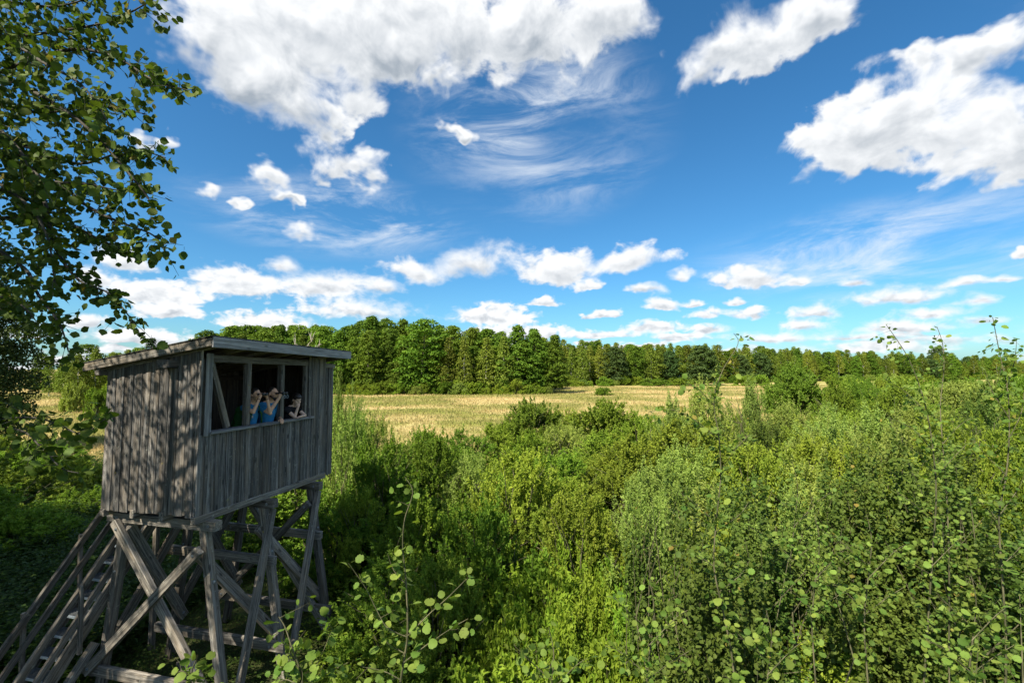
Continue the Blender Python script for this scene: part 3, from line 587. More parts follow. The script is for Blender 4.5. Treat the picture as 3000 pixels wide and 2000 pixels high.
# cladding: each wall carries its own boards, laid board over board
def cladding(wallname, n, a0, a1, plane, axis, zlo, zhi, outward, mat, thick=.022):
    wall = tag(link(wallname, None, tower)); 
    wdt = (a1 - a0) / n
    for i in range(n):
        c = a0 + (i + .5) * wdt; w_ = wdt * (1.30 if i % 2 else 1.12) * r2.uniform(.9, 1.1); off = (.013 if i % 2 else .0) + r2.uniform(0, .004)
        z0 = zlo(c) if callable(zlo) else zlo; z1 = zhi(c) if callable(zhi) else zhi; z0 += r2.uniform(-.02, .015); t_ = r2.uniform(-.006, .006)
        if axis == 'v': p0, p1, s = (plane + outward * off, c + t_, z0), (plane + outward * off, c, z1), (0, 1, 0)
        else: p0, p1, s = (c + t_, plane + outward * off, z0), (c, plane + outward * off, z1), (1, 0, 0)
        beam('board', wall, p0, p1, w_, thick, mat, s, .004)
    return wall
def link_empty(name, parent):
    o = bpy.data.objects.new(name, None); COL.objects.link(o); o.parent = parent; o.empty_display_size = .1; return o
_l = link
def link(name, data, parent=None, mat=None): return link_empty(name, parent) if data is None else _l(name, data, parent, mat)
cladding('side_wall', 21, -.02, 1.94, -.012, 'v', ZB - .01, lambda v: roofz(0, v) - .10, -1, M['board'], .016)
cladding('front_wall', 25, .0, 2.62, -.012, 'u', ZB, SILL - .025, -1, M['board'], .016)
cladding('corner_wall', 5, 2.62, 3.18, -.012, 'u', ZB - .02, lambda u: roofz(u, 0) - .12, -1, M['board'])
cladding('recessed_wall', 5, 3.17, 3.63, .10, 'u', ZB - .10, lambda u: roofz(u, 0) - .24, -1, M['board'])
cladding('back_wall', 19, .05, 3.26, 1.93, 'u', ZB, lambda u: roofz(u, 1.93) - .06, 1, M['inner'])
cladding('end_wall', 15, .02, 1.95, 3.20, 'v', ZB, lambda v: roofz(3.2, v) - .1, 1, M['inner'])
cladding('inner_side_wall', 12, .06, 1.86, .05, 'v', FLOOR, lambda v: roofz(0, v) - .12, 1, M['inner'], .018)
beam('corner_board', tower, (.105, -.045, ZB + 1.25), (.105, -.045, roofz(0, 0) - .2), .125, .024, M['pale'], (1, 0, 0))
beam('corner_board', tower, (-.030, -.028, ZB), (-.030, -.028, roofz(0, 0) - .11), .04, .03, M['board'], (1, 0, 0), .004)
# roof: felt sheet over decking, fascias, rafters
u0, u1, v0, v1 = -.19, 3.58, -.40, 2.28
def slab(name, u0, u1, v0, v1, top, th_, mat, parent):
    mb = MB(); c = [(u0, v0), (u1, v0), (u1, v1), (u0, v1)]; V = [(a, b, roofz(a, b) - top) for a, b in c] + [(a, b, roofz(a, b) - top - th_) for a, b in c]
    mb.add(V, [[0, 1, 2, 3], [7, 6, 5, 4], [0, 4, 5, 1], [1, 5, 6, 2], [2, 6, 7, 3], [3, 7, 4, 0]]); return link(name, mb.mesh(name, mat), parent)
rf = slab('roof', u0 - .012, u1 + .01, v0 - .012, v1 + .03, 0.0, .014, M['roof'], tower)
slab('roof_deck', u0 + .03, u1 - .03, v0 + .03, v1 - .02, .016, .025, M['inner'], rf)
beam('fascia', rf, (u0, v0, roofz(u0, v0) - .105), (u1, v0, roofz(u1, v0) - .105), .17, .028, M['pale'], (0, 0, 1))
beam('fascia', rf, (u0 + .012, v0 + .016, roofz(u0, v0) - .098), (u0 + .012, v1, roofz(u0, v1) - .085), .135, .026, M['beam'], (0, 0, 1))
beam('fascia', rf, (u1 - .012, v0 + .016, roofz(u1, v0) - .098), (u1 - .012, v1, roofz(u1, v1) - .085), .135, .026, M['beam'], (0, 0, 1))
for i in range(7):
    u = -.02 + .58 * i; beam('rafter', rf, (u, v0 + .07, roofz(u, v0) - .115), (u, v1 - .1, roofz(u, v1) - .115), .07, .13, M['beam'], (1, 0, 0))
# frame timbers of the opening
hb = beam('header_beam', tower, (.17, .045, 5.815), (2.66, .045, 5.765), .10, .12, M['beam'], (0, 1, 0))
beam('header_end', tower, (-.20, .55, 5.72), (.02, .55, 5.72), .24, .13, M['board'], (0, 1, 0)); beam('wall_plate', tower, (-.17, 1.98, roofz(0, 1.98) - .19), (3.3, 1.98, roofz(3.3, 1.98) - .19), .10, .13, M['beam'], (0, 1, 0))
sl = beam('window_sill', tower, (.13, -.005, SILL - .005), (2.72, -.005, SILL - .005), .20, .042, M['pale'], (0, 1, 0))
for u in (.995, 1.85): beam('mullion', tower, (u, .05, SILL + .017), (u, .05, 5.755), .095, .10, M['beam'], (1, 0, 0))
beam('jamb', tower, (2.585, .05, SILL + .017), (2.585, .05, 5.71), .09, .09, M['beam'], (1, 0, 0)); beam('jamb', tower, (.10, .06, FLOOR), (.10, .06, 5.80), .10, .09, M['beam'], (1, 0, 0))
beam('window_brace', tower, (.24, .075, 5.74), (.60, .075, SILL + .03), .10, .07, M['beam'], (1, 0, 0))
beam('end_rail', tower, (3.18, .06, 5.72), (3.62, .06, 5.70), .10, .06, M['beam'], (0, 0, 1))
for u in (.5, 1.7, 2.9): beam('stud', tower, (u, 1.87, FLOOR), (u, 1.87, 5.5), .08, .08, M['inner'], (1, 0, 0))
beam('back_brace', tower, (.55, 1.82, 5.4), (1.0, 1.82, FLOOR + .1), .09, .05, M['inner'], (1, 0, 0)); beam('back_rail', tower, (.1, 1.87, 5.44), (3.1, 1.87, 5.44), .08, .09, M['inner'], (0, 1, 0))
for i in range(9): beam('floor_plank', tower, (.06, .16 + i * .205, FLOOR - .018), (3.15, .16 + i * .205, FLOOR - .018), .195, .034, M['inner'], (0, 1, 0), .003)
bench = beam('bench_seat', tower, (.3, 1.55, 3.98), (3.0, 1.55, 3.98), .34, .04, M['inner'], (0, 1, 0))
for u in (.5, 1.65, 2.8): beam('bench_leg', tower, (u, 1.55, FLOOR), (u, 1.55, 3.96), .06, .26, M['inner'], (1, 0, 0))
# floor beams and joists
beam('floor_beam', tower, (-.07, -.01, 3.245), (3.22, -.01, 3.245), .085, .115, M['beam'], (0, 1, 0)); beam('floor_beam', tower, (-.07, 1.86, 3.245), (3.22, 1.86, 3.245), .085, .115, M['beam'], (0, 1, 0))
beam('floor_joist', tower, (-.05, .65, 3.26), (3.2, .65, 3.26), .08, .14, M['beam'], (0, 1, 0)); beam('floor_joist', tower, (-.05, 1.25, 3.26), (3.2, 1.25, 3.26), .08, .14, M['beam'], (0, 1, 0))
# three trestles
UT = (.20, 1.46, 2.80); FT, FB, BT, BB = .02, -.54, 1.68, 2.10; ZT = 3.03
def fp(z): return FT + (FB - FT) * (ZT - z) / ZT
def bp_(z): return BT + (BB - BT) * (ZT - z) / ZT
for k, u in enumerate(UT):
    cb = beam('cross_beam', tower, (u, -.24, 3.11), (u, 2.02, 3.11), .15, .155, M['beam'], (1, 0, 0)); bolt(cb, -.44, -1, 0); bolt(cb, .40, -1, 0)
    p = beam('post', tower, (u, FB - .03, -.25), (u, FT, ZT + .005), .128, .128, M['beam'], (1, 0, 0)); bolt(p, .25, 0, -1); bolt(p, -.3, -1, 0)
    p = beam('post', tower, (u, BB + .03, -.25), (u, BT, ZT + .005), .128, .128, M['beam'], (1, 0, 0)); bolt(p, .25, -1, 0)
    for zz, ex in ((.62, .20),) + (((2.12, .22),) if k else ()):
        tb_ = beam('tie_beam', tower, (u - .12, fp(zz) - ex, zz), (u - .12, bp_(zz) + .3, zz), .09, .16, M['beam'], (1, 0, 0)); bolt(tb_, -.40, -1, 0); bolt(tb_, .42, -1, 0)
    if k != 1:
        s_ = -1
        b1 = beam('cross_brace', tower, (u + s_ * .125, bp_(2.98), 2.98), (u + s_ * .125, fp(.30), .30), .09, .14, M['beam'], (1, 0, 0), over=.12); bolt(b1, -.46, -1, 0); bolt(b1, .46, -1, 0)
        b2 = beam('cross_brace', tower, (u + s_ * .127 - .0, fp(2.72), 2.72), (u + s_ * .127, bp_(.72), .72), .09, .14, M['beam'], (1, 0, 0), over=.12); b2.location.x -= .098; bolt(b2, -.46, -1, 0); bolt(b2, .46, -1, 0)
# braces along the front and the back
def pf(u, z, off): return (u, fp(z) - off, z)
for a, b in ((0, 1), (1, 2)):
    d1 = beam('long_brace', tower, pf(UT[a] + .06, .28, .13), pf(UT[b] + .02, 2.88, .13), .09, .125, M['beam'], (0, 1, 0), over=.12); bolt(d1, .46, 0, -1); bolt(d1, -.46, 0, -1)
    d2 = beam('long_brace', tower, pf(UT[a] + .02, 2.55, -.125), pf(UT[b] + .05, .75, -.125), .09, .16, M['beam'], (0, 1, 0), over=.15)
    d3 = beam('long_brace', tower, (UT[a] + .05, bp_(2.85) - .12, 2.85), (UT[b], bp_(.9) - .12, .9), .09, .16, M['beam'], (0, 1, 0), over=.15); bolt(d3, .45, -1, 0)
    d4 = beam('long_brace', tower, (UT[a], bp_(.6) + .13, .6), (UT[b], bp_(2.8) + .13, 2.8), .09, .14, M['beam'], (0, 1, 0), over=.15)
beam('ground_sill', tower, (-.42, -.55, .30), (-.42, 2.55, .30), .12, .15, M['beam'], (1, 0, 0)); beam('strut', tower, (-.42, 2.1, .42), (.08, 2.06, 1.05), .09, .12, M['beam'], (0, 1, 0))
beam('ground_strut', tower, (.5, .2, .05), (1.2, 1.6, .12), .06, .05, M['beam'], (0, 0, 1))
# stairs with open steel grating treads, at the back of the hut
SL = 1.28; vs0, vs1 = 2.00, 2.56
def sz_(u): return 1.75 + SL * (u - .14)
ub, ut = .14 - 1.75 / SL, .14 + (3.42 - 1.75) / SL
for v in (vs0, vs1): beam('stringer', tower, (ub, v, .0), (ut, v, 3.42), .05, .20, M['beam'], (0, 1, 0))
def rail_line(name, v, dz, ua, ue, wd, h): return beam(name, tower, (ua, v, sz_(ua) + dz), (ue, v, sz_(ue) + dz), wd, h, M['beam'], (0, 1, 0))
for v, o_ in ((vs0 - .06, 0), (vs1 + .06, .0)):
    rail_line('handrail', v, .84, ub - .1, ut, .06, .10); rail_line('mid_rail', v, .42, ub - .1, ut, .045, .10)
    for u in (-.26, .55, 1.30) if v < 2.2 else (-.55, .2, 1.0): beam('rail_post', tower, (u, v - .035 if v < 2.2 else v + .035, sz_(u) - .16), (u - .02, v - .035 if v < 2.2 else v + .035, sz_(u) + .92), .06, .05, M['beam'], (1, 0, 0))
mb = MB()
def boxm(mb, c, s):
    c = np.array(c); s = np.array(s) / 2; V = np.array([[x, y, z] for x in (-1, 1) for y in (-1, 1) for z in (-1, 1)]) * s + c
    mb.add(V, [[0, 1, 3, 2], [4, 6, 7, 5], [0, 4, 5, 1], [2, 3, 7, 6], [0, 2, 6, 4], [1, 5, 7, 3]])
Wd_ = vs1 - vs0 - .052
nb = MB(); boxm(nb, (-.112, 0, 0), (.012, Wd_, .035)); NOSE = nb.mesh('nosing', M['nosing']); boxm(mb, (.105, 0, 0), (.008, Wd_, .03))
for i in range(15): boxm(mb, (0, -Wd_ / 2 + Wd_ * (i + .5) / 15, 0), (.20, .004, .025))
for i in range(7): boxm(mb, (-.09 + i * .03, 0, .006), (.004, Wd_, .012))
TREAD = mb.mesh('tread', M['grate'])
nt = 15
for i in range(nt):
    z = .22 + i * .222; o_ = link('tread', TREAD, tower); link('nosing', NOSE, o_); o_.location = ((z - 1.75) / SL + .14 - .02, (vs0 + vs1) / 2, z)
for i in range(6): beam('landing_plank', tower, (ut - .02, 2.06 + i * .105, 3.40), (2.95, 2.06 + i * .105, 3.40), .10, .035, M['beam'], (0, 1, 0), .003)
for u in (1.55, 2.85): beam('landing_post', tower, (u, 2.66, -.2), (u, 2.66, 4.4), .09, .09, M['beam'], (1, 0, 0))
beam('landing_rail', tower, (1.5, 2.70, 4.36), (2.9, 2.70, 4.36), .05, .09, M['beam'], (0, 1, 0))

# ------------------------------------------------------------------ people
M['skin'] = plain_mat('skin', (.64, .37, .23), .55, .35, .08, 25); M['skin2'] = plain_mat('light_skin', (.66, .44, .33), .55, .35, .06, 25)
M['hair'] = plain_mat('dark_hair', (.022, .015, .011), .45, .5, .5, 90); M['blue'] = plain_mat('blue_jersey', (.026, .175, .36), .85, .2, .15, 60)
M['black'] = plain_mat('black_cloth', (.014, .014, .017), .9, .2, .2, 60); M['grey'] = plain_mat('grey_trousers', (.10, .10, .095), .9, .2, .2, 60)
M['green'] = plain_mat('green_nylon', (.022, .105, .020), .7, .3, .2, 50); M['rubber'] = plain_mat('black_rubber', (.012, .012, .013), .5, .5, .2, 60); M['cap'] = plain_mat('grey_lens_cap', (.22, .25, .28), .4, .5, .1, 60)
def sphere_pts(nu=12, nv=8):
    V = [(0, 0, 1)]
    for j in range(1, nv): V += [(math.sin(PI * j / nv) * math.cos(2 * PI * i / nu), math.sin(PI * j / nv) * math.sin(2 * PI * i / nu), math.cos(PI * j / nv)) for i in range(nu)]
    V.append((0, 0, -1)); q = [[1 + (j - 1) * nu + i, 1 + j * nu + i, 1 + j * nu + (i + 1) % nu, 1 + (j - 1) * nu + (i + 1) % nu] for j in range(1, nv - 1) for i in range(nu)]
    t_ = [[0, 1 + i, 1 + (i + 1) % nu] for i in range(nu)] + [[len(V) - 1, 1 + (nv - 2) * nu + (i + 1) % nu, 1 + (nv - 2) * nu + i] for i in range(nu)]
    return np.array(V), np.array(q), np.array(t_)
SPV, SPQ, SPT = sphere_pts()
class Flesh(MB):
    def ell(s, c, r, rot=None):
        V = SPV * np.array(r)
        if rot is not None: V = V @ np.array(rot).T
        n = s.n; s.add(V + np.array(c), SPQ); s.f.append(SPT + n); return s
    def cap(s, p0, r0, p1, r1):
        p0, p1 = np.array(p0, float), np.array(p1, float); z = unit(p1 - p0); a = unit(np.cross(z, [.3, .2, .9] if abs(z[2]) < .9 else [1, .1, 0])); b = np.cross(z, a); Rm = np.stack([a, b, z], 1)
        V = SPV.copy(); top = V[:, 2] >= -1e-6; V = np.where(top[:, None], V * r1, V * r0) @ Rm.T; V = V + np.where(top[:, None], p1, p0); n = s.n; s.add(V, SPQ); s.f.append(SPT + n); return s
    def chain(s, pts, rs):
        for i in range(len(pts) - 1): s.cap(pts[i], rs[i], pts[i + 1], rs[i + 1])
        return s
def remesh(fl, name, mat, vox, smooth=4, parent=None):
    me = fl.mesh(name); o = bpy.data.objects.new('tmp', me); COL.objects.link(o); m = o.modifiers.new('r', 'REMESH'); m.mode = 'VOXEL'; m.voxel_size = vox; m.use_smooth_shade = True
    k = o.modifiers.new('s', 'SMOOTH'); k.factor = .5; k.iterations = smooth
    dg = bpy.context.evaluated_depsgraph_get(); nm = bpy.data.meshes.new_from_object(o.evaluated_get(dg)); nm.name = name; bpy.data.objects.remove(o); bpy.data.meshes.remove(me)
    nm.materials.clear(); nm.materials.append(mat); return nm
def hand(fl, wrist, tip_dir, palm_n, thumb, curl, s=1.0):
    w_ = np.array(wrist, float); d = unit(tip_dir); n = unit(np.array(palm_n) - d * np.dot(palm_n, d)); sd_ = np.cross(d, n) * thumb
    fl.cap(w_, .026 * s, w_ + d * .035, .030 * s)
    for k in range(4):
        o_ = w_ + d * .06 * s + sd_ * (.027 - .018 * k) * s; fl.cap(w_ + d * .02 * s + sd_ * (.016 - .011 * k), .016 * s, o_, .0125 * s)
        L = (.078, .088, .082, .064)[k] * s; p = o_; dd = d.copy()
        for j in range(3):
            a = curl * (j + .6); dd = d * math.cos(a) + n * math.sin(a); q = p + dd * L * (.42, .32, .26)[j]; fl.cap(p, (.0102, .0095, .0088)[j] * s, q, (.0095, .0088, .0078)[j] * s); p = q
    p = w_ + d * .018 * s + sd_ * .026 * s; q = p + (sd_ * .75 + d * .45 + n * .5) * .034 * s; r_ = q + (d * .75 + n * .6 - sd_ * .05) * .032 * s; fl.cap(p, .014 * s, q, .0115 * s); fl.cap(q, .0115 * s, r_, .009 * s)
def rotz(v, a): c, s_ = math.cos(a), math.sin(a); return np.array([v[0] * c - v[1] * s_, v[0] * s_ + v[1] * c, v[2]])
def head(fl, c, pitch=0.0, yaw=0.0, jaw=1.0):
    cp, sp = math.cos(pitch), math.sin(pitch); Rp = np.array([[cp, 0, -sp], [0, 1, 0], [sp, 0, cp]]); cy_, sy_ = math.cos(yaw), math.sin(yaw); Ry = np.array([[cy_, -sy_, 0], [sy_, cy_, 0], [0, 0, 1]]); Rm = Ry @ Rp
    P = lambda q: np.array(c) + Rm @ np.array(q)
    fl.ell(P((-.008, 0, .030)), (.098, .076, .088), Rm).ell(P((.030, 0, -.035)), (.068, .060, .080), Rm).ell(P((.062, 0, -.092)), (.028, .030, .024), Rm)
    fl.cap(P((.088, 0, .012)), .010, P((.112, 0, -.028)), .014); fl.ell(P((.070, 0, .028)), (.030, .056, .018), Rm); fl.ell(P((.088, 0, -.062)), (.014, .026, .010), Rm)
    for y in (-1, 1): fl.ell(P((-.012, y * .077, -.010)), (.018, .010, .032), Rm); fl.ell(P((.055, y * .042, -.030)), (.030, .022, .024), Rm)
    return P, Rm
def person(u0, v0, label, spec):
    o = None; P = spec['joints']; fl = Flesh(); hp, Rm = head(fl, P['head'], spec.get('pitch', 0), spec.get('yaw', 0))
    fl.chain([P['neck'], np.array(P['head']) + np.array([-.02, 0, -.06])], [.052, .05])
    hips = P['hips']; ch = P['chest']; s = spec.get('bulk', 1.0)
    fl.ell(hips, (.115 * s, .165 * s, .13)).ell(ch, (.115 * s, .165 * s, .17)).chain([hips, ch], [.125 * s, .13 * s]).chain([ch, P['neck']], [.12 * s, .06])
    sh = {}
    for sd_, k in ((-1, 'R'), (1, 'L')):
        S, E_, W_ = P['sh' + k], P['el' + k], P['wr' + k]; fl.chain([P['neck'], S], [.06, .058 * s]); fl.chain([S, E_], [.052 * s, .040 * s]); fl.chain([E_, W_], [.040 * s, .026 * s])
        hd = spec['hand' + k]; hand(fl, W_, hd[0], hd[1], hd[2], hd[3], spec.get('hs', 1.0))
        hx, hy, hz = hips; kn = (hx + .03, hy + sd_ * .10, .50); an = (hx - .01, hy + sd_ * .11, .09); fl.chain([(hx, hy + sd_ * .085, hz - .05), kn, an], [.088 * s, .058 * s, .040]); fl.chain([(an[0] - .03, an[1], .045), (an[0] + .17, an[1] + sd_ * .02, .035)], [.040, .032])
    body = remesh(fl, 'person', spec['skin'], .0075, 3); o = _l('person', body); o.location = TW(u0, v0, FLOOR); o.rotation_euler = (0, 0, TROT - PI / 2)
    tag(o, label, 'person')
    sh_ = Flesh(); g = .010
    sh_.ell(np.array(hips) + np.array([0, 0, .06]), (.115 * s + g, .165 * s + g, .13)).ell(ch, (.115 * s + g, .165 * s + g, .17)).chain([np.array(hips) + np.array([0, 0, .05]), ch], [.125 * s + g, .13 * s + g]).cap(ch, .125 * s + g, np.array(P['neck']) + np.array([-.01, 0, -.05]), .066 + g)
    for k in 'RL':
        S, E_ = np.array(P['sh' + k]), np.array(P['el' + k]); sh_.chain([np.array(P['neck']) * .6 + S * .4 + np.array([0, 0, -.02]), S], [.062 + g, .060 * s + g]); sh_.cap(S, .056 * s + g, S + (E_ - S) * spec.get('sleeve', .55), .050 * s + g * 1.2)
    _l('shirt', remesh(sh_, 'shirt', spec['shirt'], .010, 3), o)
    tr_ = Flesh(); tr_.ell(hips, (.115 * s + g, .165 * s + g, .13))
    for sd_ in (-1, 1):
        hx, hy, hz = hips; tr_.chain([(hx, hy + sd_ * .085, hz - .05), (hx + .03, hy + sd_ * .10, .50), (hx - .01, hy + sd_ * .11, .12)], [.088 * s + g, .06 * s + g, .05 + g])
    _l('trousers', remesh(tr_, 'trousers', M['grey'], .014, 2), o)
    hf = Flesh(); spec['hair'](hf, hp, Rm); _l('hair', remesh(hf, 'hair', M['hair'], .008, 2), o)
    if spec.get('beard'):
        b = Flesh(); b.ell(hp((.055, 0, -.088)), (.040, .050, .034), Rm); 
        for y in (-1, 1): b.cap(hp((.0, y * .062, -.045)), .016, hp((.05, y * .045, -.085)), .020)
        _l('beard', remesh(b, 'beard', M['hair'], .008, 2), o)
    for y in (-1, 1):
        e = Flesh(); e.ell(hp((.088, y * .030, .006)), (.006, .013, .007), Rm); _l('eye', e.mesh('eye', M['hair'], True), o)
        e = Flesh(); e.cap(hp((.090, y * .014, .028)), .004, hp((.080, y * .046, .030)), .003); _l('eyebrow', e.mesh('eyebrow', M['hair'], True), o)
    if 'band' in spec:
        for k in spec['band']:
            W_, E_ = np.array(P['wr' + k]), np.array(P['el' + k]); d = unit(W_ - E_); b = Flesh(); q = W_ - d * .025; a1 = unit(np.cross(d, [.2, .3, .9])); a2 = np.cross(d, a1); tt = np.linspace(0, 2 * PI, 13); tube(b, q + .029 * (np.cos(tt)[:, None] * a1 + np.sin(tt)[:, None] * a2), .006, 5); _l('wristband', b.mesh('wristband', M['rubber'], True), o)
    return o
def hair_tied(f, hp, Rm):
    f.ell(hp((-.022, 0, .048)), (.100, .083, .084), Rm).ell(hp((-.065, 0, .0)), (.055, .072, .065), Rm)
    for y in (-1, 1): f.ell(hp((-.03, y * .066, .02)), (.05, .018, .045), Rm)
    f.ell(hp((-.125, 0, -.02)), (.035, .032, .038), Rm).cap(hp((-.14, 0, -.03)), .026, hp((-.16, 0, -.11)), .014)
def hair_bun(f, hp, Rm):
    f.ell(hp((-.026, 0, .050)), (.096, .081, .080), Rm).ell(hp((-.070, 0, .005)), (.050, .068, .060), Rm).ell(hp((-.125, 0, .02)), (.030, .030, .030), Rm)
    for y in (-1, 1): f.ell(hp((-.035, y * .064, .02)), (.045, .018, .040), Rm)
def hair_long(f, hp, Rm):
    f.ell(hp((-.012, 0, .050)), (.106, .086, .086), Rm).ell(hp((.062, 0, .066)), (.038, .060, .030), Rm).ell(hp((-.070, 0, -.02)), (.058, .080, .085), Rm)
    for y in (-1, 1): f.cap(hp((-.03, y * .072, .03)), .026, hp((-.045, y * .075, -.11)), .030)
    f.cap(hp((-.075, 0, -.06)), .055, hp((-.10, 0, -.24)), .040)
w1 = person(1.25, .20, 'woman in blue T-shirt with a green backpack looking through binoculars', dict(skin=M['skin'], shirt=M['blue'], hair=hair_tied, bulk=.92, hs=.95, sleeve=.5, band='RL',
    joints=dict(hips=(-.03, 0, .93), chest=(.0, 0, 1.26), neck=(.03, 0, 1.49), head=(.10, 0, 1.660), shR=(.01, -.165, 1.425), shL=(.01, .165, 1.425), elR=(.25, -.20, 1.355), elL=(.31, .15, 1.30), wrR=(.275, -.085, 1.60), wrL=(.285, .085, 1.60)),
    handR=((.05, .35, 1), (0, 1, .1), 1, .55), handL=((.05, -.35, 1), (0, -1, .1), -1, .55)))
w2 = person(1.63, .16, 'bearded man in blue T-shirt looking through binoculars, one hand over the sill', dict(skin=M['skin'], shirt=M['blue'], hair=hair_bun, beard=True, bulk=1.04, sleeve=.55, band='L',
    joints=dict(hips=(-.05, 0, .95), chest=(.0, 0, 1.27), neck=(.04, 0, 1.50), head=(.12, 0, 1.660), shR=(.02, -.19, 1.43), shL=(.02, .19, 1.43), elR=(.26, -.22, 1.345), elL=(.06, .27, 1.17), wrR=(.335, -.075, 1.59), wrL=(.235, .10, 1.155)),
    handR=((.05, .3, 1), (.0, 1, .1), 1, .55), handL=((.7, -.5, -.25), (0, 0, -1), -1, .45)))
w3 = person(2.27, .16, 'dark-haired woman in black top leaning on the sill with chin on hand', dict(skin=M['skin2'], shirt=M['black'], hair=hair_long, bulk=.90, hs=.92, sleeve=.28, pitch=-.28, yaw=-.35,
    joints=dict(hips=(-.18, 0, .90), chest=(-.04, 0, 1.17), neck=(.07, 0, 1.36), head=(.165, -.01, 1.50), shR=(.04, -.16, 1.30), shL=(.04, .16, 1.30), elR=(.205, -.11, 1.155), elL=(.20, .21, 1.155), wrR=(.235, -.055, 1.345), wrL=(.265, -.0, 1.150)),
    handR=((-.05, .22, 1), (-.5, .6, .2), 1, .75), handL=((.15, -1, .02), (0, 0, -1), -1, .2)))
def binoculars(u0, v0, px, pz, ln, label, caps=False):
    r = tag(empty('binoculars', TW(u0, v0, FLOOR), TROT - PI / 2), label, 'binoculars')
    mb = MB(); boxm(mb, (px + ln * .42, 0, pz), (.055, .045, .022)); tube(mb, [(px + ln * .2, 0, pz + .004), (px + ln * .6, 0, pz + .004)], .010, 8); _l('bridge', mb.mesh('bridge', M['rubber']), r)
    for y in (-1, 1):
        mb = MB(); pts = [(px + ln * f, y * (.031 + .006 * min(1, f * 1.6)), pz) for f in (0, .001, .18, .19, .36, .42, .62, .80, .82, 1.0, 1.001)]; tube(mb, pts, [.001, .019, .019, .015, .016, .024, .022, .026, .030, .030, .001], 12); b = _l('barrel', mb.mesh('barrel', M['rubber'], True), r)
        if caps: mb = MB(); tt = np.linspace(0, 2 * PI, 15); c = np.array([px + ln + .012, y * .04, pz - .065]); tube(mb, c + np.stack([np.sin(tt) * .006, np.cos(tt) * .024, np.sin(tt) * .030], -1), .005, 5); tube(mb, [c + np.array([-.008, 0, .032]), np.array([px + ln - .01, y * .037, pz])], .004, 4); _l('lens_cap', mb.mesh('lens_cap', M['cap']), b)
    return r
binoculars(1.25, .20, .190, 1.666, .135, 'small black binoculars held up by the woman with the backpack')
binoculars(1.63, .16, .212, 1.666, .20, 'long black binoculars with dangling lens caps held by the bearded man', True)
# green backpack worn by the first woman
bp = tag(empty('backpack', TW(1.25, .20, FLOOR), TROT - PI / 2), 'green backpack on the back of the woman in blue', 'backpack')
fl = Flesh(); fl.ell((-.21, 0, 1.18), (.10, .145, .235)).ell((-.23, 0, 1.05), (.11, .15, .14)).ell((-.20, 0, 1.36), (.085, .13, .085)); _l('bag', remesh(fl, 'bag', M['green'], .012, 3), bp)
for y in (-1, 1):
    mb = MB(); tube(mb, [(-.13, y * .10, 1.40), (-.02, y * .115, 1.50), (.09, y * .115, 1.43), (.145, y * .12, 1.28), (.12, y * .15, 1.12), (-.05, y * .19, 1.02), (-.17, y * .13, 1.0)], .017, 6); _l('strap', mb.mesh('strap', M['green'], True), bp)
mb = MB(); boxm(mb, (.160, -.12, 1.26), (.012, .035, .045)); _l('buckle', mb.mesh('buckle', M['cap']), bp)
fl = Flesh(); fl.ell((-.31, 0, 1.10), (.045, .11, .12)); _l('pocket', remesh(fl, 'pocket', M['green'], .012, 2), bp)

# ------------------------------------------------------------------ aspens close by: leaves one by one
def leaf_obj_mesh(kseed, mat):
    rg = np.random.default_rng(kseed); n = 9; aa = np.linspace(-.5, .5, n) * 2 * PI * .93
    half = [(0.0, 0.0)] + [(.5 - .52 * math.cos(t_) * (1 if abs(t_) > .01 else 1), .5 * math.sin(t_)) for t_ in np.linspace(.25, PI * .96, 10)]
    up = [(a * (1 + rg.normal() * .02), abs(b) * (1 + (.09 if i % 2 else -.07) + rg.normal() * .06) + .004) for i, (a, b) in enumerate(half[1:])]; up.append((1.06, 0.0))
    V = [(-.02 * 0, 0, 0)]; mids = []
    cup = rg.uniform(-.2, .5); bend = rg.uniform(-.45, .15)
    for a, b in up: mids.append((a, 0, bend * a * a))
    vs = [(0, 0, 0)] + mids + [(a, b, bend * a * a + cup * b * b * 1.2 + .12 * b) for a, b in up[:-1]] + [(a, -b, bend * a * a + cup * b * b * 1.2 + .12 * b) for a, b in up[:-1]]
    m = len(up); F4, F3 = [], []
    for sgn in (0, 1):
        o_ = 1 + m + sgn * (m - 1); F3.append([0, 1, o_] if sgn == 0 else [0, o_, 1])
        for i in range(m - 2): q = [1 + i, 2 + i, o_ + i + 1, o_ + i]; F4.append(q if sgn == 0 else q[::-1])
        q = [m - 1, m, o_ + m - 2]; F3.append(q if sgn == 0 else q[::-1])
    mb = MB(); rv = rg.random(); mb.add(vs, F4, rv); mb.f.append(np.array(F3)); tube(mb, [(-.55, 0, -.12), (-.25, 0, -.02), (0.02, 0, 0)], [.022, .017, .013], 3, .95)
    return mb.mesh('leaf', mat, True)
LEAF_D = [leaf_obj_mesh(i, M['aspen']) for i in range(6)]; LEAF_Y = [leaf_obj_mesh(20 + i, M['aspen_young']) for i in range(8)]
def leaf_object(parent, ms, p, d, n, size, inv):
    d = Vector(d).normalized(); n = Vector(n); n = (n - d * n.dot(d)).normalized(); s = n.cross(d); me = ms[random.randrange(len(ms))]
    o = _l('leaf', me, parent); mtx = Matrix((d, s, n)).transposed().to_4x4() @ Matrix.Scale(size, 4); mtx.translation = Vector(p) + d * size * .5; o.matrix_local = inv @ mtx; return o
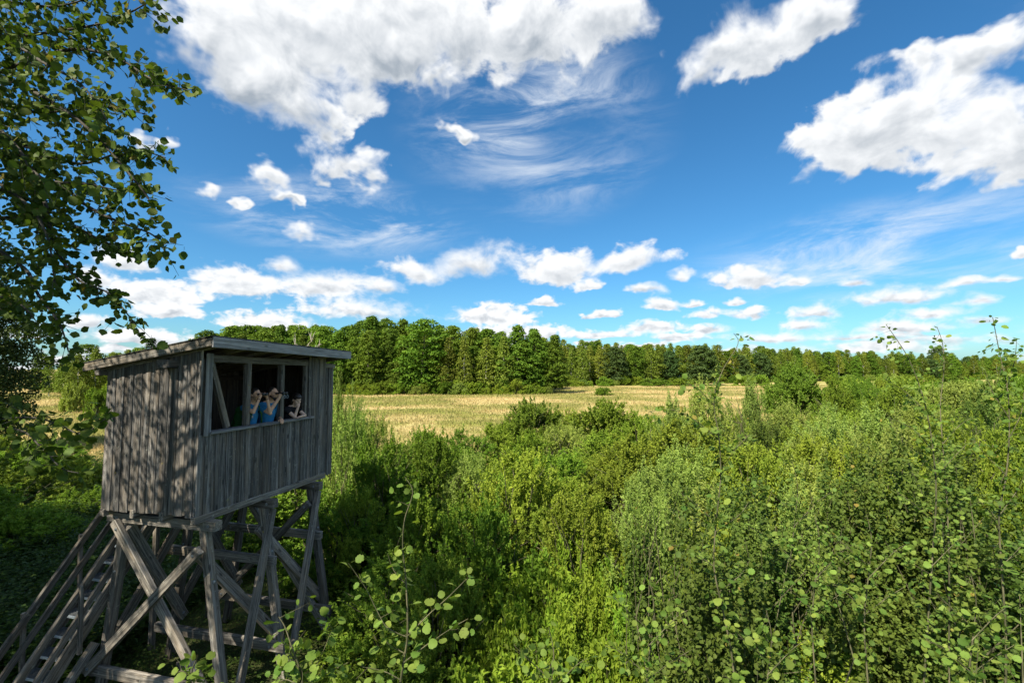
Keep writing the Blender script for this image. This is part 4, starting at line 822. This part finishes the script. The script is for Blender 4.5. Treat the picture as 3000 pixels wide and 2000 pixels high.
def path(pts, k=6):                                             # smooth polyline through points
    pts = np.array(pts, float); n = len(pts); out = []
    for i in range(n - 1):
        p0, p1, p2, p3 = pts[max(0, i - 1)], pts[i], pts[i + 1], pts[min(n - 1, i + 2)]
        for f in np.linspace(0, 1, k, endpoint=False): out.append(.5 * ((2 * p1) + (p2 - p0) * f + (2 * p0 - 5 * p1 + 4 * p2 - p3) * f * f + (3 * p1 - p0 - 3 * p2 + p3) * f ** 3))
    out.append(pts[-1]); return np.array(out)
def twigs(sb, line, r0, every, ln, nlv, lsize, start=0.0, hang=.5):
    seg = np.linalg.norm(np.diff(line, axis=0), axis=1); cum = np.concatenate([[0], np.cumsum(seg)]); L = []; s = start * cum[-1]
    while s < cum[-1]:
        p = np.array([np.interp(s, cum, line[:, i]) for i in range(3)]); q = np.array([np.interp(min(cum[-1], s + .05), cum, line[:, i]) for i in range(3)]); d = unit(unit(q - p + 1e-6) * .7 + rdir(1)[0] * .9 + np.array([0, 0, .12]))
        l_ = ln * (.5 + .9 * rng.random()) * (1.1 - .5 * s / cum[-1]); e = p + d * l_ + np.array([0, 0, -.10 * l_]); m = (p + e) / 2 + rng.normal(size=3) * .04 * l_; tube(sb, [p, m, e], [r0, r0 * .75, r0 * .4], 4)
        for j in range(nlv):
            f = (j + 1) / nlv; pp = p + (e - p) * f + rng.normal(size=3) * .022; dd = rdir(1)[0] * .75 + np.array([0, 0, -hang]) + d * .35; L.append((pp, dd, rdir(1)[0], lsize * (.7 + .55 * rng.random())))
        s += every * (.6 + .8 * rng.random())
    return L
# the big aspen whose boughs hang in from the left; its trunk stands outside the view
asp = tag(empty('aspen_tree', (-8.6, 4.0, 0)), 'aspen with dark round leaves whose boughs hang beside and over the hut', 'tree'); inv = Matrix.Translation((8.6, -4.0, 0))
tb = MB(); tk = path([(-8.6, 4.0, -.3), (-8.5, 4.05, 3), (-8.7, 4.2, 6), (-8.4, 4.3, 9.5), (-8.5, 4.5, 13.5)]); tube(tb, tk - np.array([8.6 * -1, 4.0, 0]) * np.array([1, 1, 1]), np.linspace(.17, .03, len(tk)), 10); _l('trunk', tb.mesh('trunk', M['bark'], True), asp)
BR = [[(-60,120,5.0),(150,95,4.5),(330,60,4.2),(480,-20,4.1)], [(-50,230,4.9),(180,150,4.4),(330,165,4.2),(440,230,4.0),(550,265,3.9)], [(-50,420,4.8),(90,432,4.4),(230,480,4.2),(380,440,4.1),(485,462,4.0)],
      [(-50,430,4.9),(100,475,4.6),(250,600,4.4),(350,650,4.3),(450,690,4.1),(490,752,4.0)], [(-60,560,5.0),(110,565,4.7),(160,720,4.4),(230,820,4.3),(320,860,4.1),(396,950,4.0)], [(-60,700,5.0),(70,785,4.6),(110,860,4.4),(175,950,4.2),(200,1030,4.1)],
      [(-70,1235,4.3),(80,1222,4.0),(160,1238,3.9),(240,1270,3.8),(310,1225,3.7)], [(-70,1250,4.4),(60,1260,4.1),(120,1310,3.9),(180,1370,3.8),(230,1385,3.8)], [(-60,300,4.8),(120,330,4.5),(280,310,4.3),(430,335,4.1)],
      [(-60,-10,4.8),(150,20,4.5),(300,-20,4.3)], [(-50,640,4.9),(150,640,4.6),(300,705,4.3),(380,745,4.2)], [(-60,60,4.3),(120,180,4.0),(240,250,3.9),(330,380,3.8)], [(-60,500,4.4),(80,600,4.2),(140,700,4.1),(160,830,4.0)], [(-60,860,5.2),(40,880,4.9),(100,930,4.7)],
      [(-60,200,4.5),(60,250,4.2),(200,330,4.1),(300,420,4.0),(420,560,3.9),(440,600,3.9)], [(-60,330,4.4),(40,420,4.2),(120,520,4.0),(260,540,3.9),(350,560,3.9)]]
ALL = []
for B in BR:
    line = path([at(*q) for q in B]); z0 = line[0][2]; st = np.array([-8.45, 4.2, min(12, z0 + .6)]); full = np.concatenate([path([st, (st + line[0]) / 2 + np.array([0, 0, .15]), line[0]])[:-1], line])
    sb = MB(); off = np.array([-8.6, 4.0, 0]); low_ = B[0][1] > 1100; tube(sb, full - off, np.linspace(.011 if low_ else .030, .004, len(full)), 6)
    Lf = twigs(sb, line - off, .003, .046 if not low_ else .062, .28, 6, .066, .03)
    Lf += twigs(sb, (full - off)[:len(full) - len(line)], .004, .10, .4, 6, .066, .25)
    ALL += [(p + off, d, n, s) for p, d, n, s in Lf]; _l('limb', sb.mesh('limb', M['limb'], True), asp)
def infr(p, mg=0):
    c, s = math.cos(PITCH), math.sin(PITCH); z = p[2] - CZ; dd = p[1] * c + z * s
    return dd > .3 and -mg < 1500 + FPX * p[0] / dd < 3000 and -mg < 1000 - FPX * (-p[1] * s + z * c) / dd < 2000
vis = [i for i, l in enumerate(ALL) if infr(l[0])]; vis.sort(key=lambda i: ALL[i][0][1] / ALL[i][3]); pick = set(vis[:300])
for i in pick: p, d, n, s = ALL[i]; leaf_object(asp, LEAF_D, p, d, n, s * .95, inv)
rest = [l for i, l in enumerate(ALL) if i not in pick]; lb = MB(); off = np.array([-8.6, 4.0, 0])
leaves(lb, [l[0] - off for l in rest], [l[1] for l in rest], [l[2] for l in rest], np.array([l[3] for l in rest]), np.array([l[3] for l in rest]) * .95, .2, 'round')
n = 7600; C = np.array([-8.7, 4.0, 9.9]); k = 150; cc = C + rdir(k) * np.array([3.4, 3.2, 3.0]) * rng.random((k, 1)) ** .4
i = rng.integers(0, len(cc), n); P = cc[i] + rng.normal(size=(n, 3)) * .25; P = P[[not infr(q, 60) for q in P]]; m = len(P); leaves(lb, P - off, rdir(m) + np.array([0, 0, -.5]), rdir(m), .075, .072, .2, 'round')
n = 5200; k = 60; cc = np.array([-6.1, 2.1, 9.3]) + rdir(k) * np.array([2.0, 1.7, 1.8]) * rng.random((k, 1)) ** .4; i = rng.integers(0, k, n); P = cc[i] + rng.normal(size=(n, 3)) * .25; P = P[[not infr(q, 60) for q in P]]; m = len(P); leaves(lb, P - off, rdir(m) + np.array([0, 0, -.5]), rdir(m), .078, .075, .2, 'round')  # extra crown leaves out of view, added to shade the hanging boughs
tag(_l('foliage', lb.mesh('foliage', M['aspen']), asp), kind='stuff')
# more trees left of and behind the viewpoint, shading the brambles and the stairs
SHD = make_tree(15, 2.0, 3.9, 'round', 120, 1.1, .17, M['aspen'], M['bark'], 190, .2)
for x, y, s, lb_ in ((-19.5, 6.0, 1.0, 'leafy aspen shading the brambles beyond the stairs'), (-15.5, 1.0, 1.0, 'leafy aspen shading the ground left of the tower'), (-27, 12, 1.05, 'leafy aspen shading the brambles near the dark birch'), (-23, 3.5, 1.1, 'tall leafy aspen among the shading aspens left of the tower'), (-17.5, 8.2, .8, 'shorter leafy aspen close to the foot of the stairs'), (-14.6, 6.0, .8, 'leafy aspen between the shading aspens and the stairs'), (-11.5, -3.5, .95, 'leafy aspen behind the viewpoint shading the foot of the tower')):
    place_tree('aspen_tree', SHD, (x, y), s, random.random() * 6, lb_, wv=1.0)

def sapling(label, stem, branches, lsize, every=.05, nobj=160, mat='aspen_young', depth_tw=.12, group=None, tw=.09):
    top = path([at(*q) for q in stem]); base = top[-1].copy(); g = np.array([base[0] + .05, base[1] + .05, -.1]); r = tag(empty('aspen_sapling', (g[0], g[1], 0)), label, 'sapling', group); off = np.array([g[0], g[1], 0]); inv = Matrix.Translation(-Vector(off))
    full = np.concatenate([top, path([base, (base + g) / 2 + np.array([.03, 0, 0]), g])[1:]]); sb = MB(); tube(sb, full - off, np.linspace(.0025, .011, len(full)), 7); _l('stem', sb.mesh('stem', M['twig'], True), r); L = []; bb = MB()
    def alt(line, every, size, big0):
        seg = np.linalg.norm(np.diff(line, axis=0), axis=1); cum = np.concatenate([[0], np.cumsum(seg)]); s = .0; k = 0
        while s < cum[-1]:
            p = np.array([np.interp(s, cum, line[:, i]) for i in range(3)]); a = k * 2.4 + rng.random(); d = np.array([math.cos(a), math.sin(a), .35 - .8 * rng.random()]); pet = .035 + .03 * rng.random()
            f = s / cum[-1]; L.append((p + unit(d) * pet * .4, d, np.array([0, 0, 1.0]) + rdir(1)[0] * .7, size * (big0 + (1 - big0) * f) * (.75 + .5 * rng.random()))); s += every * (.6 + .8 * rng.random()); k += 1
    alt(top, every, lsize, .75)
    for b in branches:
        ln = path([at(*q) for q in b]); bb = MB(); tube(bb, ln - off, np.linspace(.0045, .0016, len(ln)), 5); alt(ln[len(ln) // 6:][::-1], every * .8, lsize * .9, .8)
        for pp, dd, nn, ss in twigs(bb, ln - off, .0016, tw, depth_tw, 5, lsize * .66, .1, .3): L.append((pp + off, dd, nn, ss))
        _l('branch', bb.mesh('branch', M['twig'], True), r)
    bb = MB()
    for pp, dd, nn, ss in twigs(bb, top - off, .0016, tw * .9, depth_tw * 1.1, 5, lsize * .62, .02, .3): L.append((pp + off, dd, nn, ss))
    if bb.n: tag(_l('twigs', bb.mesh('twigs', M['twig'], True), r), kind='stuff')
    L.sort(key=lambda l: -l[3])
    for p, d, n, s in L[:nobj]: leaf_object(r, LEAF_Y, p, d, n, s, inv)
    if len(L) > nobj:
        lb = MB(); R_ = L[nobj:]; leaves(lb, [l[0] - off for l in R_], [l[1] for l in R_], [l[2] for l in R_], np.array([l[3] for l in R_]), np.array([l[3] for l in R_]) * .92, .2, 'round'); tag(_l('foliage', lb.mesh('foliage', M[mat]), r), kind='stuff')
    return r
def k2(pts, d): return [(x * K, y * K, d + (dd[0] if dd else 0)) for x, y, *dd in pts]
sapling('slender aspen sapling with big leaves at its bare tip before the thicket', k2([(930,1095),(948,1130),(930,1190),(925,1250),(932,1330),(936,1410),(935,1470),(925,1530),(915,1600)], 3.4),
        [k2([(935,1462),(890,1440),(865,1400),(840,1350),(800,1292)], 3.4), k2([(936,1460),(985,1410),(1030,1370),(1075,1325)], 3.35), k2([(928,1520),(980,1480),(1040,1440),(1075,1420)], 3.3), k2([(930,1500),(885,1470),(870,1420),(850,1400)], 3.5), k2([(920,1560),(880,1540),(830,1530)], 3.3), k2([(932,1340),(905,1310),(890,1270)], 3.45)], .070, .075, tw=.20)
sapling('aspen sapling with bright leaves before the lower tie beam of the tower', k2([(640,1415),(655,1440),(672,1490),(690,1540),(700,1600)], 3.2), [k2([(690,1540),(665,1500),(645,1520)], 3.2), k2([(700,1570),(720,1540),(740,1500),(765,1440)], 3.2), k2([(700,1580),(660,1560),(640,1565)], 3.1), k2([(720,1560),(760,1540),(800,1520)], 3.25)], .070, .05)
sapling('small aspen shoot between the crossed braces at the tower foot', k2([(450,1515),(440,1545),(438,1600)], 3.0), [k2([(440,1560),(420,1540),(400,1548)], 3.0), k2([(440,1570),(465,1555),(480,1570)], 3.0)], .075, .05)
sapling('aspen sapling topped by a few curled leaves above the far wood', k2([(1685,765),(1695,790),(1660,850),(1640,920),(1652,1010),(1655,1100),(1645,1200),(1640,1300),(1660,1400),(1680,1500),(1690,1600)], 4.6),
        [k2([(1640,930),(1600,890),(1575,880)], 4.6), k2([(1652,1010),(1590,960),(1540,940),(1490,945)], 4.5), k2([(1655,1080),(1690,1030),(1720,1000)], 4.7), k2([(1645,1200),(1590,1150),(1560,1130)], 4.6), k2([(1645,1220),(1700,1180),(1720,1150)], 4.6), k2([(1640,1300),(1580,1260),(1540,1250)], 4.5), k2([(1650,1360),(1700,1320),(1720,1290)], 4.6)], .072, .06)
sapling('leaning aspen sapling with a long leafy tip above the horizon', k2([(2035,745),(2060,780),(2085,820),(2110,880),(2130,950),(2145,1050),(2150,1150),(2140,1300),(2130,1450),(2120,1600)], 4.8),
        [k2([(2130,950),(2080,900),(2030,870)], 4.8), k2([(2140,1030),(2090,980),(2040,960)], 4.7), k2([(2148,1100),(2190,1050),(2220,1020)], 4.9), k2([(2145,1200),(2090,1150),(2060,1130)], 4.7), k2([(2140,1300),(2190,1250),(2215,1230)], 4.7), k2([(2140,1320),(2090,1290),(2050,1260)], 4.8)], .060, .05)
sapling('straight thin aspen sapling next to the leaning one', k2([(2152,750),(2165,790),(2168,850),(2160,930),(2165,1020),(2175,1150),(2180,1300),(2180,1450),(2180,1600)], 5.2), [k2([(2165,1020),(2200,980),(2230,960)], 5.2), k2([(2170,1100),(2130,1060),(2110,1040)], 5.2)], .055, .055)
sapling('tallest aspen sapling with twin leafy tips above the horizon', k2([(2280,728),(2290,780),(2300,830),(2315,900),(2318,1000),(2310,1100),(2295,1180),(2300,1300),(2310,1450),(2310,1600)], 4.4),
        [k2([(2312,890),(2330,830),(2335,780)], 4.4), k2([(2318,960),(2280,900),(2262,850)], 4.4), k2([(2316,1010),(2345,950),(2352,900)], 4.3), k2([(2310,1090),(2260,1040),(2235,1010)], 4.4), k2([(2298,1180),(2340,1120),(2352,1090)], 4.3), k2([(2297,1200),(2250,1150),(2225,1140)], 4.5), k2([(2300,1300),(2350,1250)], 4.3)], .060, .05)
for nm, x, y, d_ in (('broad-leaved aspen shoot rising from the bright herbs', 1260, 1440, 3.4), ('aspen shoot with pale green leaves left of the whitish sapling stem', 1490, 1330, 4.2), ('aspen shoot with large grey-green leaves deep in the thicket', 1870, 1180, 5.0), ('low aspen shoot with yellowing leaves beside the whitish stem', 1760, 1400, 3.8), ('young aspen with crowded leaves under the leaning sapling', 1990, 1180, 4.6), ('bushy aspen shoot low in the thicket under the tallest sapling', 2230, 1320, 3.8), ('aspen shoot with a tuft of light leaves among the willows', 1820, 1060, 6.0)):
    st = [(x, y), (x + 12, y + 60), (x + 5, y + 140), (x - 5, y + 240), (x, y + 340)]
    sapling(nm, k2(st, d_), [k2([(x + 5, y + 120), (x - 50, y + 70), (x - 80, y + 40)], d_), k2([(x + 2, y + 150), (x + 60, y + 90), (x + 90, y + 70)], d_ - .1), k2([(x - 3, y + 220), (x - 60, y + 170), (x - 100, y + 150)], d_ - .1), k2([(x - 3, y + 230), (x + 50, y + 190), (x + 100, y + 160)], d_)], .066, .055)
